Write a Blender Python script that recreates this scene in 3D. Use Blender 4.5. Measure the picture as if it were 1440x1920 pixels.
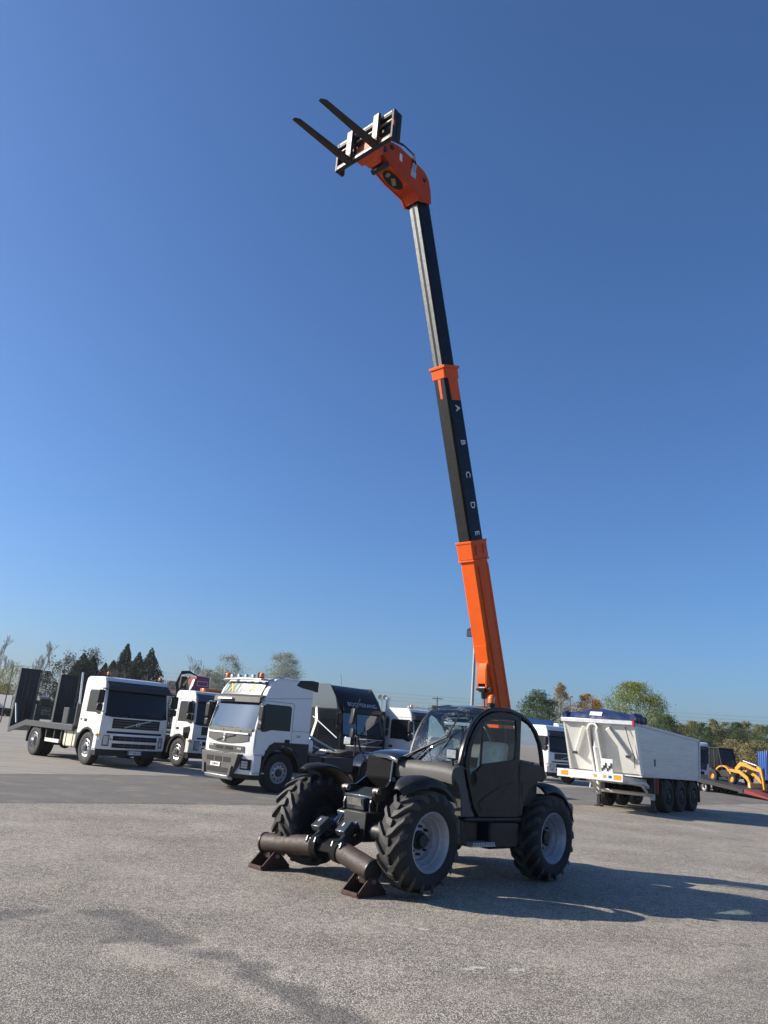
import bpy, bmesh, math, random
import numpy as np
from mathutils import Matrix, Vector
R = math.radians
S = bpy.context.scene
for o in list(bpy.data.objects): bpy.data.objects.remove(o)
COL = S.collection

# ------------------------------------------------------------------ camera
CAM_H, CAM_PITCH, CAM_ROLL, CAM_F = 1.857, R(15.954), R(4.706), 1444.0
fw = Vector((0, math.cos(CAM_PITCH), math.sin(CAM_PITCH)))
up0 = Vector((0, -math.sin(CAM_PITCH), math.cos(CAM_PITCH)))
rt0 = Vector((1, 0, 0))
rt = math.cos(CAM_ROLL)*rt0 + math.sin(CAM_ROLL)*up0
up = -math.sin(CAM_ROLL)*rt0 + math.cos(CAM_ROLL)*up0
cd = bpy.data.cameras.new('camera'); cam = bpy.data.objects.new('camera', cd); COL.objects.link(cam)
M3 = Matrix((rt, up, -fw)).transposed()
cam.matrix_world = Matrix.Translation((0, 0, CAM_H)) @ M3.to_4x4()
cd.sensor_fit = 'HORIZONTAL'; cd.sensor_width = 36.0; cd.lens = CAM_F/1440*36
cd.clip_start = 0.05; cd.clip_end = 20000
S.camera = cam

# ------------------------------------------------------------------ sky, sun, exposure
SUN_EL, SUN_AZ = R(28), R(4)          # sun stands to the left of the view, a touch beyond it
W = bpy.data.worlds.new('World'); S.world = W; W.use_nodes = True
nt = W.node_tree; nt.nodes.clear()
sky = nt.nodes.new('ShaderNodeTexSky'); sky.sky_type = 'NISHITA'; sky.sun_disc = False
sky.sun_elevation = SUN_EL; sky.sun_rotation = R(-90)+SUN_AZ
sky.altitude = 0; sky.air_density = 1.0; sky.dust_density = 1.5; sky.ozone_density = 10.5
bg = nt.nodes.new('ShaderNodeBackground'); bg.inputs['Strength'].default_value = 0.093
wo = nt.nodes.new('ShaderNodeOutputWorld')
nt.links.new(sky.outputs[0], bg.inputs[0]); nt.links.new(bg.outputs[0], wo.inputs[0])
sd = bpy.data.lights.new('sun', 'SUN'); sd.energy = 5.0; sd.angle = R(0.53); sd.color = (1.0, 0.91, 0.78)
sun = bpy.data.objects.new('sun', sd); COL.objects.link(sun)
sdir = Vector((-math.cos(SUN_EL)*math.cos(SUN_AZ), math.cos(SUN_EL)*math.sin(SUN_AZ), math.sin(SUN_EL)))
sun.rotation_euler = (-sdir).to_track_quat('-Z', 'Y').to_euler()
vs = S.view_settings; vs.view_transform = 'Standard'; vs.look = 'None'; vs.exposure = 0.75; vs.gamma = 1.0
vs.use_curve_mapping = False
S.render.resolution_x = 768; S.render.resolution_y = 1024

# ------------------------------------------------------------------ materials
MATS = {}
def pm(name, col, rough=.5, metal=0., var=.12, scale=4., bump=0., coat=0., dirt=0., dirtcol=(.16, .13, .10), spec=.5, stretch=(1, 1, 1), bscale=None):
    """principled material with noise variation, optional dirt and bump"""
    m = bpy.data.materials.new(name); m.use_nodes = True; t = m.node_tree; n = t.nodes; l = t.links
    b = n['Principled BSDF']; b.inputs['Roughness'].default_value = rough; b.inputs['Metallic'].default_value = metal
    b.inputs['Coat Weight'].default_value = coat; b.inputs['Coat Roughness'].default_value = .06
    b.inputs['Specular IOR Level'].default_value = spec
    tc = n.new('ShaderNodeTexCoord'); mp = n.new('ShaderNodeMapping'); mp.inputs['Scale'].default_value = stretch
    l.new(tc.outputs['Object'], mp.inputs[0])
    nz = n.new('ShaderNodeTexNoise'); nz.inputs['Scale'].default_value = scale; nz.inputs['Detail'].default_value = 8; nz.inputs['Roughness'].default_value = .65
    l.new(mp.outputs[0], nz.inputs['Vector'])
    cr = n.new('ShaderNodeValToRGB'); e = cr.color_ramp.elements
    e[0].position = .3; e[1].position = .7
    e[0].color = tuple(c*(1-var) for c in col)+(1,); e[1].color = tuple(min(1, c*(1+var)) for c in col)+(1,)
    l.new(nz.outputs['Fac'], cr.inputs[0]); out = cr.outputs[0]
    if dirt > 0:
        n2 = n.new('ShaderNodeTexNoise'); n2.inputs['Scale'].default_value = scale*2.3; n2.inputs['Detail'].default_value = 10; n2.inputs['Roughness'].default_value = .75
        l.new(mp.outputs[0], n2.inputs['Vector'])
        r2 = n.new('ShaderNodeMapRange'); r2.inputs[1].default_value = .48; r2.inputs[2].default_value = .75; r2.inputs[4].default_value = dirt
        l.new(n2.outputs['Fac'], r2.inputs[0])
        mx = n.new('ShaderNodeMix'); mx.data_type = 'RGBA'; mx.inputs[7].default_value = dirtcol+(1,)
        l.new(r2.outputs[0], mx.inputs[0]); l.new(out, mx.inputs[6]); out = mx.outputs[2]
        ra = n.new('ShaderNodeMath'); ra.operation = 'MULTIPLY_ADD'; ra.inputs[1].default_value = .5; ra.inputs[2].default_value = rough
        l.new(r2.outputs[0], ra.inputs[0]); l.new(ra.outputs[0], b.inputs['Roughness'])
    l.new(out, b.inputs['Base Color'])
    if bump > 0:
        nb = n.new('ShaderNodeTexNoise'); nb.inputs['Scale'].default_value = bscale or scale*6; nb.inputs['Detail'].default_value = 5
        l.new(mp.outputs[0], nb.inputs['Vector'])
        bp = n.new('ShaderNodeBump'); bp.inputs['Strength'].default_value = bump; bp.inputs['Distance'].default_value = .02
        l.new(nb.outputs['Fac'], bp.inputs['Height']); l.new(bp.outputs[0], b.inputs['Normal'])
    MATS[name] = m
    return m

def glass(name, tint, refl=.08, spots=0.):
    """clear tinted pane: see-through with a mirror share that grows at grazing angles; spots = dried rain drops"""
    m = bpy.data.materials.new(name); m.use_nodes = True; t = m.node_tree; n = t.nodes; l = t.links
    n.remove(n['Principled BSDF']); o = n['Material Output']
    tr = n.new('ShaderNodeBsdfTransparent'); tr.inputs[0].default_value = tint+(1,)
    gl = n.new('ShaderNodeBsdfGlossy'); gl.inputs['Roughness'].default_value = .02
    fr = n.new('ShaderNodeFresnel'); fr.inputs[0].default_value = 1.5
    ad = n.new('ShaderNodeMath'); ad.operation = 'MULTIPLY_ADD'; ad.inputs[1].default_value = 1.2; ad.inputs[2].default_value = refl; ad.use_clamp = True
    l.new(fr.outputs[0], ad.inputs[0])
    mx = n.new('ShaderNodeMixShader'); l.new(ad.outputs[0], mx.inputs[0]); l.new(tr.outputs[0], mx.inputs[1]); l.new(gl.outputs[0], mx.inputs[2])
    out = mx.outputs[0]
    if spots > 0:
        tc = n.new('ShaderNodeTexCoord')
        vo = n.new('ShaderNodeTexVoronoi'); vo.inputs['Scale'].default_value = 75; l.new(tc.outputs['Object'], vo.inputs['Vector'])
        nz = n.new('ShaderNodeTexNoise'); nz.inputs['Scale'].default_value = 5.5; nz.inputs['Detail'].default_value = 4; l.new(tc.outputs['Object'], nz.inputs['Vector'])
        th = n.new('ShaderNodeMapRange'); th.inputs[1].default_value = .42; th.inputs[2].default_value = .66; th.inputs[3].default_value = .0; th.inputs[4].default_value = .40
        l.new(nz.outputs['Fac'], th.inputs[0])
        lt = n.new('ShaderNodeMath'); lt.operation = 'LESS_THAN'; l.new(vo.outputs['Distance'], lt.inputs[0]); l.new(th.outputs[0], lt.inputs[1])
        ml = n.new('ShaderNodeMath'); ml.operation = 'MULTIPLY'; ml.inputs[1].default_value = spots; l.new(lt.outputs[0], ml.inputs[0])
        df = n.new('ShaderNodeBsdfDiffuse'); df.inputs[0].default_value = (.75, .85, .84, 1)
        tl = n.new('ShaderNodeBsdfTranslucent'); tl.inputs[0].default_value = (.75, .85, .84, 1)
        m2 = n.new('ShaderNodeMixShader'); m2.inputs[0].default_value = .5; l.new(df.outputs[0], m2.inputs[1]); l.new(tl.outputs[0], m2.inputs[2])
        m3 = n.new('ShaderNodeMixShader'); l.new(ml.outputs[0], m3.inputs[0]); l.new(out, m3.inputs[1]); l.new(m2.outputs[0], m3.inputs[2]); out = m3.outputs[0]
    l.new(out, o.inputs[0]); MATS[name] = m
    return m

def leafmat(name, c1, c2, trans=.35):
    m = bpy.data.materials.new(name); m.use_nodes = True; t = m.node_tree; n = t.nodes; l = t.links
    n.remove(n['Principled BSDF']); o = n['Material Output']
    g = n.new('ShaderNodeNewGeometry'); cr = n.new('ShaderNodeValToRGB'); e = cr.color_ramp.elements
    e[0].color = c1+(1,); e[1].color = c2+(1,); l.new(g.outputs['Random Per Island'], cr.inputs[0])
    d = n.new('ShaderNodeBsdfDiffuse'); tl = n.new('ShaderNodeBsdfTranslucent'); l.new(cr.outputs[0], d.inputs[0]); l.new(cr.outputs[0], tl.inputs[0])
    mx = n.new('ShaderNodeMixShader'); mx.inputs[0].default_value = trans; l.new(d.outputs[0], mx.inputs[1]); l.new(tl.outputs[0], mx.inputs[2]); l.new(mx.outputs[0], o.inputs[0])
    MATS[name] = m

pm('orange', (.68, .092, .003), .5, var=.07, scale=2, spec=.25, dirt=.2, dirtcol=(.25, .05, .015), bump=.02)
pm('orange_head_shaded', (.50, .052, .004), .5, var=.14, scale=4, spec=.25, dirt=.4, dirtcol=(.14, .03, .012), bump=.03)  # redder, darker orange for the boom head, with its shade put into the colour
pm('orange_worn', (.62, .075, .012), .5, var=.2, scale=5, dirt=.6, dirtcol=(.06, .035, .03), stretch=(1, 1, 1))
pm('boom_black', (.013, .0135, .0145), .35, var=.4, scale=6, spec=.3, dirt=.5, dirtcol=(.075, .07, .06), stretch=(.25, 3, 3), bump=.04)
pm('boom_side', (.006, .008, .013), .22, var=.3, scale=6, dirt=.15, dirtcol=(.03, .03, .03), stretch=(.2, 3, 3), spec=.16)
pm('wear_strip', (.20, .205, .20), .36, .75, var=.3, scale=5, dirt=.4, dirtcol=(.05, .05, .045), stretch=(.3, 4, 4))
pm('anthracite', (.0095, .0145, .022), .2, var=.25, scale=3, coat=.05, dirt=.12, dirtcol=(.020, .024, .030), spec=.2, bump=.22, bscale=1.3)
MATS['anthracite'].node_tree.nodes['Bump'].inputs['Distance'].default_value = .05
for n_ in MATS['anthracite'].node_tree.nodes:
    if n_.type == 'TEX_NOISE' and abs(n_.inputs['Scale'].default_value-1.3) < 1e-4: n_.inputs['Detail'].default_value = 0.
pm('anthracite_sunlit', (.045, .052, .062), .3, .3, var=.2, scale=6, coat=.2, dirt=.3, dirtcol=(.07, .065, .06))  # lighter anthracite for the nose and linkage: sunlight painted into the colour
pm('matt_black', (.008, .008, .009), .85, var=.2, scale=5, spec=.15, dirt=.2, dirtcol=(.03, .026, .022))
pm('black_gloss', (.008, .009, .012), .16, var=.2, scale=3, coat=.5, dirt=.1, dirtcol=(.03, .03, .03))
pm('black_paint', (.010, .010, .012), .5, var=.2, scale=3, dirt=.25, dirtcol=(.04, .036, .032))
pm('black_plastic', (.009, .009, .010), .45, var=.2, scale=5, dirt=.18, dirtcol=(.035, .033, .03), spec=.35)
pm('grey_plastic', (.060, .058, .055), .6, var=.12, scale=5, dirt=.2, dirtcol=(.11, .10, .085))
pm('rubber', (.010, .0098, .0095), .75, var=.25, scale=9, dirt=.45, dirtcol=(.045, .041, .036), bump=.2)
pm('lug_rubber', (.034, .032, .030), .65, var=.25, scale=9, dirt=.65, dirtcol=(.12, .11, .097), bump=.2)
pm('rim_grey', (.37, .385, .415), .42, .3, var=.1, scale=5, dirt=.45, dirtcol=(.12, .10, .085))
pm('rim_alu', (.62, .62, .62), .25, .9, var=.1, scale=6, dirt=.3, dirtcol=(.12, .11, .1))
pm('rim_steel', (.42, .42, .43), .4, .4, var=.12, scale=6, dirt=.35, dirtcol=(.1, .09, .08))
pm('hole_black', (.006, .006, .006), .8, var=.1)
pm('rust_tube', (.034, .022, .018), .6, var=.4, scale=9, dirt=.7, dirtcol=(.085, .036, .02), bump=.25)
pm('rust_foot', (.055, .024, .017), .7, var=.35, scale=9, dirt=.6, dirtcol=(.03, .025, .024), bump=.2)
pm('dark_steel', (.03, .031, .034), .45, .5, var=.25, scale=8, dirt=.4, dirtcol=(.08, .055, .04))
pm('fork_steel', (.032, .022, .018), .6, .2, var=.35, scale=7, dirt=.7, dirtcol=(.11, .045, .024), bump=.15)
pm('bare_steel', (.27, .255, .235), .5, .6, var=.4, scale=12, dirt=.8, dirtcol=(.11, .08, .06))
pm('chrome', (.75, .76, .78), .09, 1., var=.05)
pm('rod_blue', (.35, .45, .60), .12, 1., var=.05)
pm('hose', (.012, .012, .012), .5, var=.2)
pm('amber', (.75, .16, .01), .15, var=.1, coat=.5)
pm('lamp_lens', (.48, .50, .52), .08, .5, var=.35, scale=30, coat=.6)
pm('seat_wrap', (.50, .55, .54), .22, var=.2, scale=14, bump=.5, bscale=26)
pm('white_paint', (.68, .68, .67), .28, var=.03, scale=2, coat=.5, dirt=.10, dirtcol=(.5, .47, .42))
pm('white_dirty', (.60, .59, .565), .4, var=.06, scale=2.5, coat=.2, dirt=.3, dirtcol=(.42, .38, .32))
pm('silver_paint', (.055, .065, .075), .25, .3, var=.06, scale=2, coat=.6)
pm('truck_black', (.006, .007, .009), .1, var=.1, scale=2, coat=.0, spec=.22)
pm('chassis', (.018, .018, .019), .55, var=.3, scale=6, dirt=.5, dirtcol=(.07, .06, .05))
pm('charcoal_deck', (.028, .032, .036), .45, var=.15, scale=4, dirt=.3, dirtcol=(.07, .065, .06))
pm('charcoal_wood', (.030, .031, .035), .75, var=.35, scale=5, dirt=.5, dirtcol=(.055, .05, .046), stretch=(2.5, 2.5, .35), bump=.3)
pm('dark_glass', (.006, .008, .010), .03, var=.05, coat=.0, spec=.3)
pm('sky_glass', (.030, .045, .055), .03, var=.05, coat=.6, spec=.8)
MATS['sky_glass'].node_tree.nodes['Principled BSDF'].inputs['IOR'].default_value = 1.6
pm('cream_tank', (.55, .51, .40), .5, var=.1, scale=4, dirt=.4, dirtcol=(.25, .2, .14))
pm('crane_red', (.20, .014, .026), .3, var=.1, scale=3, coat=.4, dirt=.2, dirtcol=(.08, .02, .02))
pm('cab_red', (.42, .018, .03), .35, var=.1, scale=3, coat=.3)
pm('wood_crate', (.55, .36, .16), .7, var=.2, scale=10)
pm('plate_white', (.75, .75, .72), .4, var=.04)
pm('plate_blue', (.02, .06, .35), .4, var=.04)
pm('letter_black', (.01, .01, .01), .5, var=.05)
pm('letter_white', (.8, .8, .78), .5, var=.05)
pm('letter_yellow', (.50, .40, .03), .5, var=.05)
pm('sign_teal', (.12, .22, .20), .5, var=.08)
pm('sign_grey', (.045, .045, .045), .4, var=.08)
pm('trailer_white', (.66, .65, .60), .42, var=.05, scale=2, dirt=.22, dirtcol=(.45, .40, .32))
pm('aluminium', (.50, .50, .51), .38, .55, var=.12, scale=2.2, dirt=.35, dirtcol=(.30, .29, .28), stretch=(.25, 1, 5), bump=.03)
pm('galvanised', (.55, .57, .58), .4, .6, var=.15, scale=8)
pm('tarp_blue', (.012, .024, .085), .42, var=.15, scale=5, dirt=.15, dirtcol=(.06, .07, .12), bump=.15)
pm('reflector_orange', (.85, .28, .02), .35, var=.05)
pm('reflector_red', (.45, .015, .02), .35, var=.05)
pm('extinguisher', (.32, .012, .018), .4, var=.08)
pm('machine_yellow', (.55, .25, .025), .42, var=.1, scale=4, dirt=.35, dirtcol=(.2, .12, .05))
pm('lowloader_red', (.17, .022, .02), .5, var=.15, scale=5, dirt=.3, dirtcol=(.12, .06, .05))
pm('blue_paint', (.010, .022, .17), .3, var=.08, scale=3, coat=.4)
pm('blue_light', (.05, .17, .42), .5, var=.1)
pm('pole_grey', (.30, .31, .30), .5, .3, var=.12, scale=5, dirt=.25, dirtcol=(.18, .16, .13))
pm('wood_pole', (.10, .075, .055), .8, var=.2)
pm('bark', (.075, .062, .050), .9, var=.3, scale=3)
pm('bark_pale', (.16, .145, .125), .9, var=.3, scale=3)
pm('terrain_grass', (.09, .085, .045), .95, var=.3, scale=.05)
pm('hill_green', (.050, .062, .045), .95, var=.3, scale=.02)
pm('building_grey', (.22, .225, .23), .7, var=.1)
glass('cab_glass', (.80, .91, .89), .0)
glass('cab_glass_wet', (.78, .91, .89), .02, spots=.75)
leafmat('leaf_conifer', (0.019, 0.027, 0.018), (0.046, 0.062, 0.034), 0.3)
leafmat('leaf_dark', (0.039, 0.062, 0.023), (0.098, 0.137, 0.047), 0.3)
leafmat('leaf_green', (0.112, 0.143, 0.027), (0.300, 0.315, 0.068), .4)
leafmat('leaf_olive', (0.120, 0.131, 0.053), (0.274, 0.263, 0.110), 0.3)
leafmat('leaf_straw', (0.182, 0.161, 0.077), (0.350, 0.301, 0.154), .3)
leafmat('leaf_orange', (0.308, 0.154, 0.025), (0.500, 0.294, 0.056), .4)
leafmat('leaf_tan', (0.221, 0.163, 0.085), (0.364, 0.286, 0.156), .3)
leafmat('leaf_silver', (0.150, 0.175, 0.125), (0.425, 0.450, 0.362), .35)
leafmat('leaf_yellowgreen', (0.130, 0.150, 0.033), (0.299, 0.299, 0.078), .4)
leafmat('leaf_brown', (0.049, 0.050, 0.031), (0.119, 0.105, 0.070), .3)

# ------------------------------------------------------------------ mesh helpers
def frame(d):
    d = Vector(d).normalized(); a = Vector((0, 0, 1)) if abs(d.z) < .9 else Vector((1, 0, 0))
    x = d.cross(a).normalized(); y = d.cross(x).normalized()
    return x, y, d
class MB:
    def __init__(s): s.v = []; s.f = []
    def add(s, vs, fs):
        b = len(s.v); s.v += [tuple(v) for v in vs]; s.f += [tuple(i+b for i in f) for f in fs]; return s
    def box(s, x0, x1, y0, y1, z0, z1):
        return s.add([(x0,y0,z0),(x1,y0,z0),(x1,y1,z0),(x0,y1,z0),(x0,y0,z1),(x1,y0,z1),(x1,y1,z1),(x0,y1,z1)],
                     [(0,3,2,1),(4,5,6,7),(0,1,5,4),(1,2,6,5),(2,3,7,6),(3,0,4,7)])
    def obox(s, c, size, m):
        """oriented box: m = 3 axes (vectors)"""
        c = Vector(c); ax = [Vector(a).normalized() for a in m]; vs = []
        for i in (-.5, .5):
            for j in (-.5, .5):
                for k in (-.5, .5): vs.append(c+ax[0]*i*size[0]+ax[1]*j*size[1]+ax[2]*k*size[2])
        return s.add(vs, [(0,1,3,2),(4,6,7,5),(0,4,5,1),(2,3,7,6),(0,2,6,4),(1,5,7,3)])
    def bar(s, p0, p1, w, h, up=(0,0,1)):
        """rectangular bar from p0 to p1, h along up"""
        p0 = Vector(p0); p1 = Vector(p1); d = (p1-p0); L = d.length; d.normalize(); u = Vector(up); sd = d.cross(u)
        if sd.length < 1e-4: sd = d.cross(Vector((0,1,0)))
        sd.normalize(); u = sd.cross(d)
        return s.obox((p0+p1)/2, (L, w, h), (d, sd, u))
    def prism(s, poly, ax, a0, a1):
        n = len(poly); vs = []
        for a in (a0, a1):
            for p, q in poly: vs.append({'x': (a,p,q), 'y': (p,a,q), 'z': (p,q,a)}[ax])
        return s.add(vs, [tuple(range(n)), tuple(range(2*n-1, n-1, -1))]+[(i,(i+1)%n,n+(i+1)%n,n+i) for i in range(n)])
    def cyl(s, p0, p1, r0, r1=None, n=16, caps=True):
        r1 = r0 if r1 is None else r1; p0 = Vector(p0); p1 = Vector(p1); x, y, d = frame(p1-p0); vs = []
        for p, r in ((p0, r0), (p1, r1)):
            for i in range(n):
                a = 2*math.pi*i/n; vs.append(p+x*math.cos(a)*r+y*math.sin(a)*r)
        fs = [(i,(i+1)%n,n+(i+1)%n,n+i) for i in range(n)]
        if caps: fs += [tuple(range(n-1,-1,-1)), tuple(range(n, 2*n))]
        return s.add(vs, fs)
    def tube(s, pts, r, n=8, r1=None):
        pts = [Vector(p) for p in pts]; m = len(pts); vs = []; px = None
        for k, p in enumerate(pts):
            d = (pts[min(k+1,m-1)]-pts[max(k-1,0)]).normalized()
            if px is None: px = frame(d)[0]
            px = (px-d*px.dot(d)).normalized(); py = d.cross(px)
            rr = r if r1 is None else r+(r1-r)*k/(m-1)
            for i in range(n):
                a = 2*math.pi*i/n; vs.append(p+px*math.cos(a)*rr+py*math.sin(a)*rr)
        fs = [(k*n+i,k*n+(i+1)%n,(k+1)*n+(i+1)%n,(k+1)*n+i) for k in range(m-1) for i in range(n)]
        fs += [tuple(range(n-1,-1,-1)), tuple(range((m-1)*n, m*n))]
        return s.add(vs, fs)
    def lathe(s, prof, c, d, n=32, closed=False):
        """prof = [(radius, distance along d)]"""
        x, y, d = frame(d); c = Vector(c); m = len(prof); vs = []
        for r, a in prof:
            for i in range(n):
                t = 2*math.pi*i/n; vs.append(c+d*a+x*math.cos(t)*r+y*math.sin(t)*r)
        fs = [(k*n+i,k*n+(i+1)%n,(k+1)*n+(i+1)%n,(k+1)*n+i) for k in range(m-1) for i in range(n)]
        if closed: fs += [((m-1)*n+i,(m-1)*n+(i+1)%n,(i+1)%n,i) for i in range(n)]
        return s.add(vs, fs)
    def ball(s, c, r, n=12, m=8):
        c = Vector(c); r = (r,r,r) if isinstance(r, (int,float)) else r; vs = []
        for j in range(m+1):
            p = math.pi*j/m
            for i in range(n):
                t = 2*math.pi*i/n; vs.append(c+Vector((r[0]*math.sin(p)*math.cos(t), r[1]*math.sin(p)*math.sin(t), r[2]*math.cos(p))))
        return s.add(vs, [(j*n+i,j*n+(i+1)%n,(j+1)*n+(i+1)%n,(j+1)*n+i) for j in range(m) for i in range(n)])
    def arc(s, cx, cz, r0, r1, a0, a1, y0, y1, n=14):
        """curved plate in the x-z plane, extruded along y (fenders, arches)"""
        vs = []
        for k in range(n+1):
            a = R(a0+(a1-a0)*k/n)
            for r in (r0, r1):
                for yy in (y0, y1): vs.append((cx+r*math.cos(a), yy, cz+r*math.sin(a)))
        fs = []
        for k in range(n):
            b = 4*k; fs += [(b,b+1,b+5,b+4),(b+2,b+6,b+7,b+3),(b,b+4,b+6,b+2),(b+1,b+3,b+7,b+5)]
        fs += [(0,2,3,1),(4*n,4*n+1,4*n+3,4*n+2)]
        return s.add(vs, fs)
    def grid(s, P):
        """open surface through a 2-D table of points"""
        m = len(P); n = len(P[0])
        return s.add([p for row in P for p in row], [(i*n+j,i*n+j+1,(i+1)*n+j+1,(i+1)*n+j) for i in range(m-1) for j in range(n-1)])
    def slab(s, P, off):
        """a table of points thickened by the vector off"""
        m = len(P); n = len(P[0]); o = Vector(off); N = m*n
        vs = [Vector(p) for row in P for p in row]; vs += [v+o for v in vs]
        fs = [(i*n+j,i*n+j+1,(i+1)*n+j+1,(i+1)*n+j) for i in range(m-1) for j in range(n-1)]
        fs += [tuple(N+q for q in reversed(f)) for f in fs]
        bd = [j for j in range(n)]+[i*n+n-1 for i in range(1,m)]+[(m-1)*n+j for j in range(n-2,-1,-1)]+[i*n for i in range(m-2,0,-1)]
        fs += [(bd[k],bd[(k+1)%len(bd)],N+bd[(k+1)%len(bd)],N+bd[k]) for k in range(len(bd))]
        return s.add(vs, fs)
    def loops(s, L, caps=True):
        """skin equal-length closed loops"""
        n = len(L[0]); vs = [p for lp in L for p in lp]
        fs = [(k*n+i,k*n+(i+1)%n,(k+1)*n+(i+1)%n,(k+1)*n+i) for k in range(len(L)-1) for i in range(n)]
        if caps: fs += [tuple(range(n-1,-1,-1)), tuple(range((len(L)-1)*n, len(L)*n))]
        return s.add(vs, fs)
    def mesh(s, name, mat, angle=38, recalc=True):
        me = bpy.data.meshes.new(name); me.from_pydata([tuple(v) for v in s.v], [], s.f); me.materials.append(MATS[mat])
        if recalc:
            bm = bmesh.new(); bm.from_mesh(me); bmesh.ops.recalc_face_normals(bm, faces=bm.faces); bm.to_mesh(me); bm.free()
        me.shade_smooth(); me.set_sharp_from_angle(angle=R(angle))
        return me
    def build(s, name, mat, parent=None, bevel=0., angle=38, seg=2, loc=None):
        o = bpy.data.objects.new(name, s.mesh(name, mat, angle)); COL.objects.link(o)
        if parent: o.parent = parent
        if loc: o.location = loc
        if bevel > 0:
            b = o.modifiers.new('bevel', 'BEVEL'); b.width = bevel; b.segments = seg; b.limit_method = 'ANGLE'; b.angle_limit = R(30)
            b.use_clamp_overlap = True
        return o
def thing(name, label, cat, loc=(0,0,0), rz=0., group=None, scale=1.):
    o = bpy.data.objects.new(name, None); COL.objects.link(o); o.location = loc; o.rotation_euler = (0,0,rz); o.scale = (scale,)*3
    o.empty_display_size = .2
    return tag(o, label, cat, group)
def tag(o, label=None, cat=None, group=None, kind=None):
    if label: o['label'] = label
    if cat: o['category'] = cat
    if group: o['group'] = group
    if kind: o['kind'] = kind
    return o
def copy_child(o, parent, loc=None, rot=None):
    c = o.copy(); COL.objects.link(c); c.parent = parent
    if loc is not None: c.location = loc
    if rot is not None: c.rotation_euler = rot
    for ch in [q for q in COL.objects if q.parent == o]:
        d = ch.copy(); COL.objects.link(d); d.parent = c
    return c
def text(name, s, size, mat, parent, origin, xdir, ydir, depth=.004, align='CENTER', shear=0., spacing=1.):
    """flat lettering: origin = centre of baseline block, xdir = reading direction, ydir = up of the letters"""
    cu = bpy.data.curves.new(name, 'FONT'); cu.body = s; cu.size = size; cu.align_x = align; cu.align_y = 'CENTER'; cu.extrude = depth/2; cu.shear = shear; cu.space_character = spacing
    t = bpy.data.objects.new(name, cu); COL.objects.link(t)
    me = bpy.data.meshes.new_from_object(t.evaluated_get(bpy.context.evaluated_depsgraph_get())); bpy.data.objects.remove(t); bpy.data.curves.remove(cu)
    me.materials.clear(); me.materials.append(MATS[mat])
    x = Vector(xdir).normalized(); y = Vector(ydir); y = (y-x*y.dot(x)).normalized(); z = x.cross(y)
    me.transform(Matrix.Translation(Vector(origin)) @ Matrix((x, y, z)).transposed().to_4x4())
    o = bpy.data.objects.new(name, me); COL.objects.link(o); o.parent = parent
    return o

# ------------------------------------------------------------------ ground
def tg_axis(lo, hi, step, far):
    a = list(np.arange(lo, hi+1e-6, step)); b = []; s = step; v = hi
    while v < far: s *= 1.35; v += s; b.append(v)
    c = []; s = step; v = lo
    while v > -far: s *= 1.35; v -= s; c.append(v)
    return np.array(c[::-1]+a+b)
def inpoly(X, Y, P):
    r = np.zeros(X.shape, bool); n = len(P)
    for i in range(n):
        x0, y0 = P[i]; x1, y1 = P[(i+1) % n]
        if y0 == y1: continue
        c = ((y0 > Y) != (y1 > Y)) & (X < (x1-x0)*(Y-y0)/(y1-y0)+x0); r ^= c
    return r
def dline(X, Y, P):
    d = np.full(X.shape, 1e9)
    for (x0, y0), (x1, y1) in zip(P[:-1], P[1:]):
        dx, dy = x1-x0, y1-y0; t = np.clip(((X-x0)*dx+(Y-y0)*dy)/(dx*dx+dy*dy), 0, 1)
        d = np.minimum(d, np.hypot(X-x0-t*dx, Y-y0-t*dy))
    return d
def sd_poly(X, Y, P):
    d = dline(X, Y, list(P)+[P[0]]); return np.where(inpoly(X, Y, P), d, -d)
def soft(d, w): return np.clip(.5+d/w, 0, 1)
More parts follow.
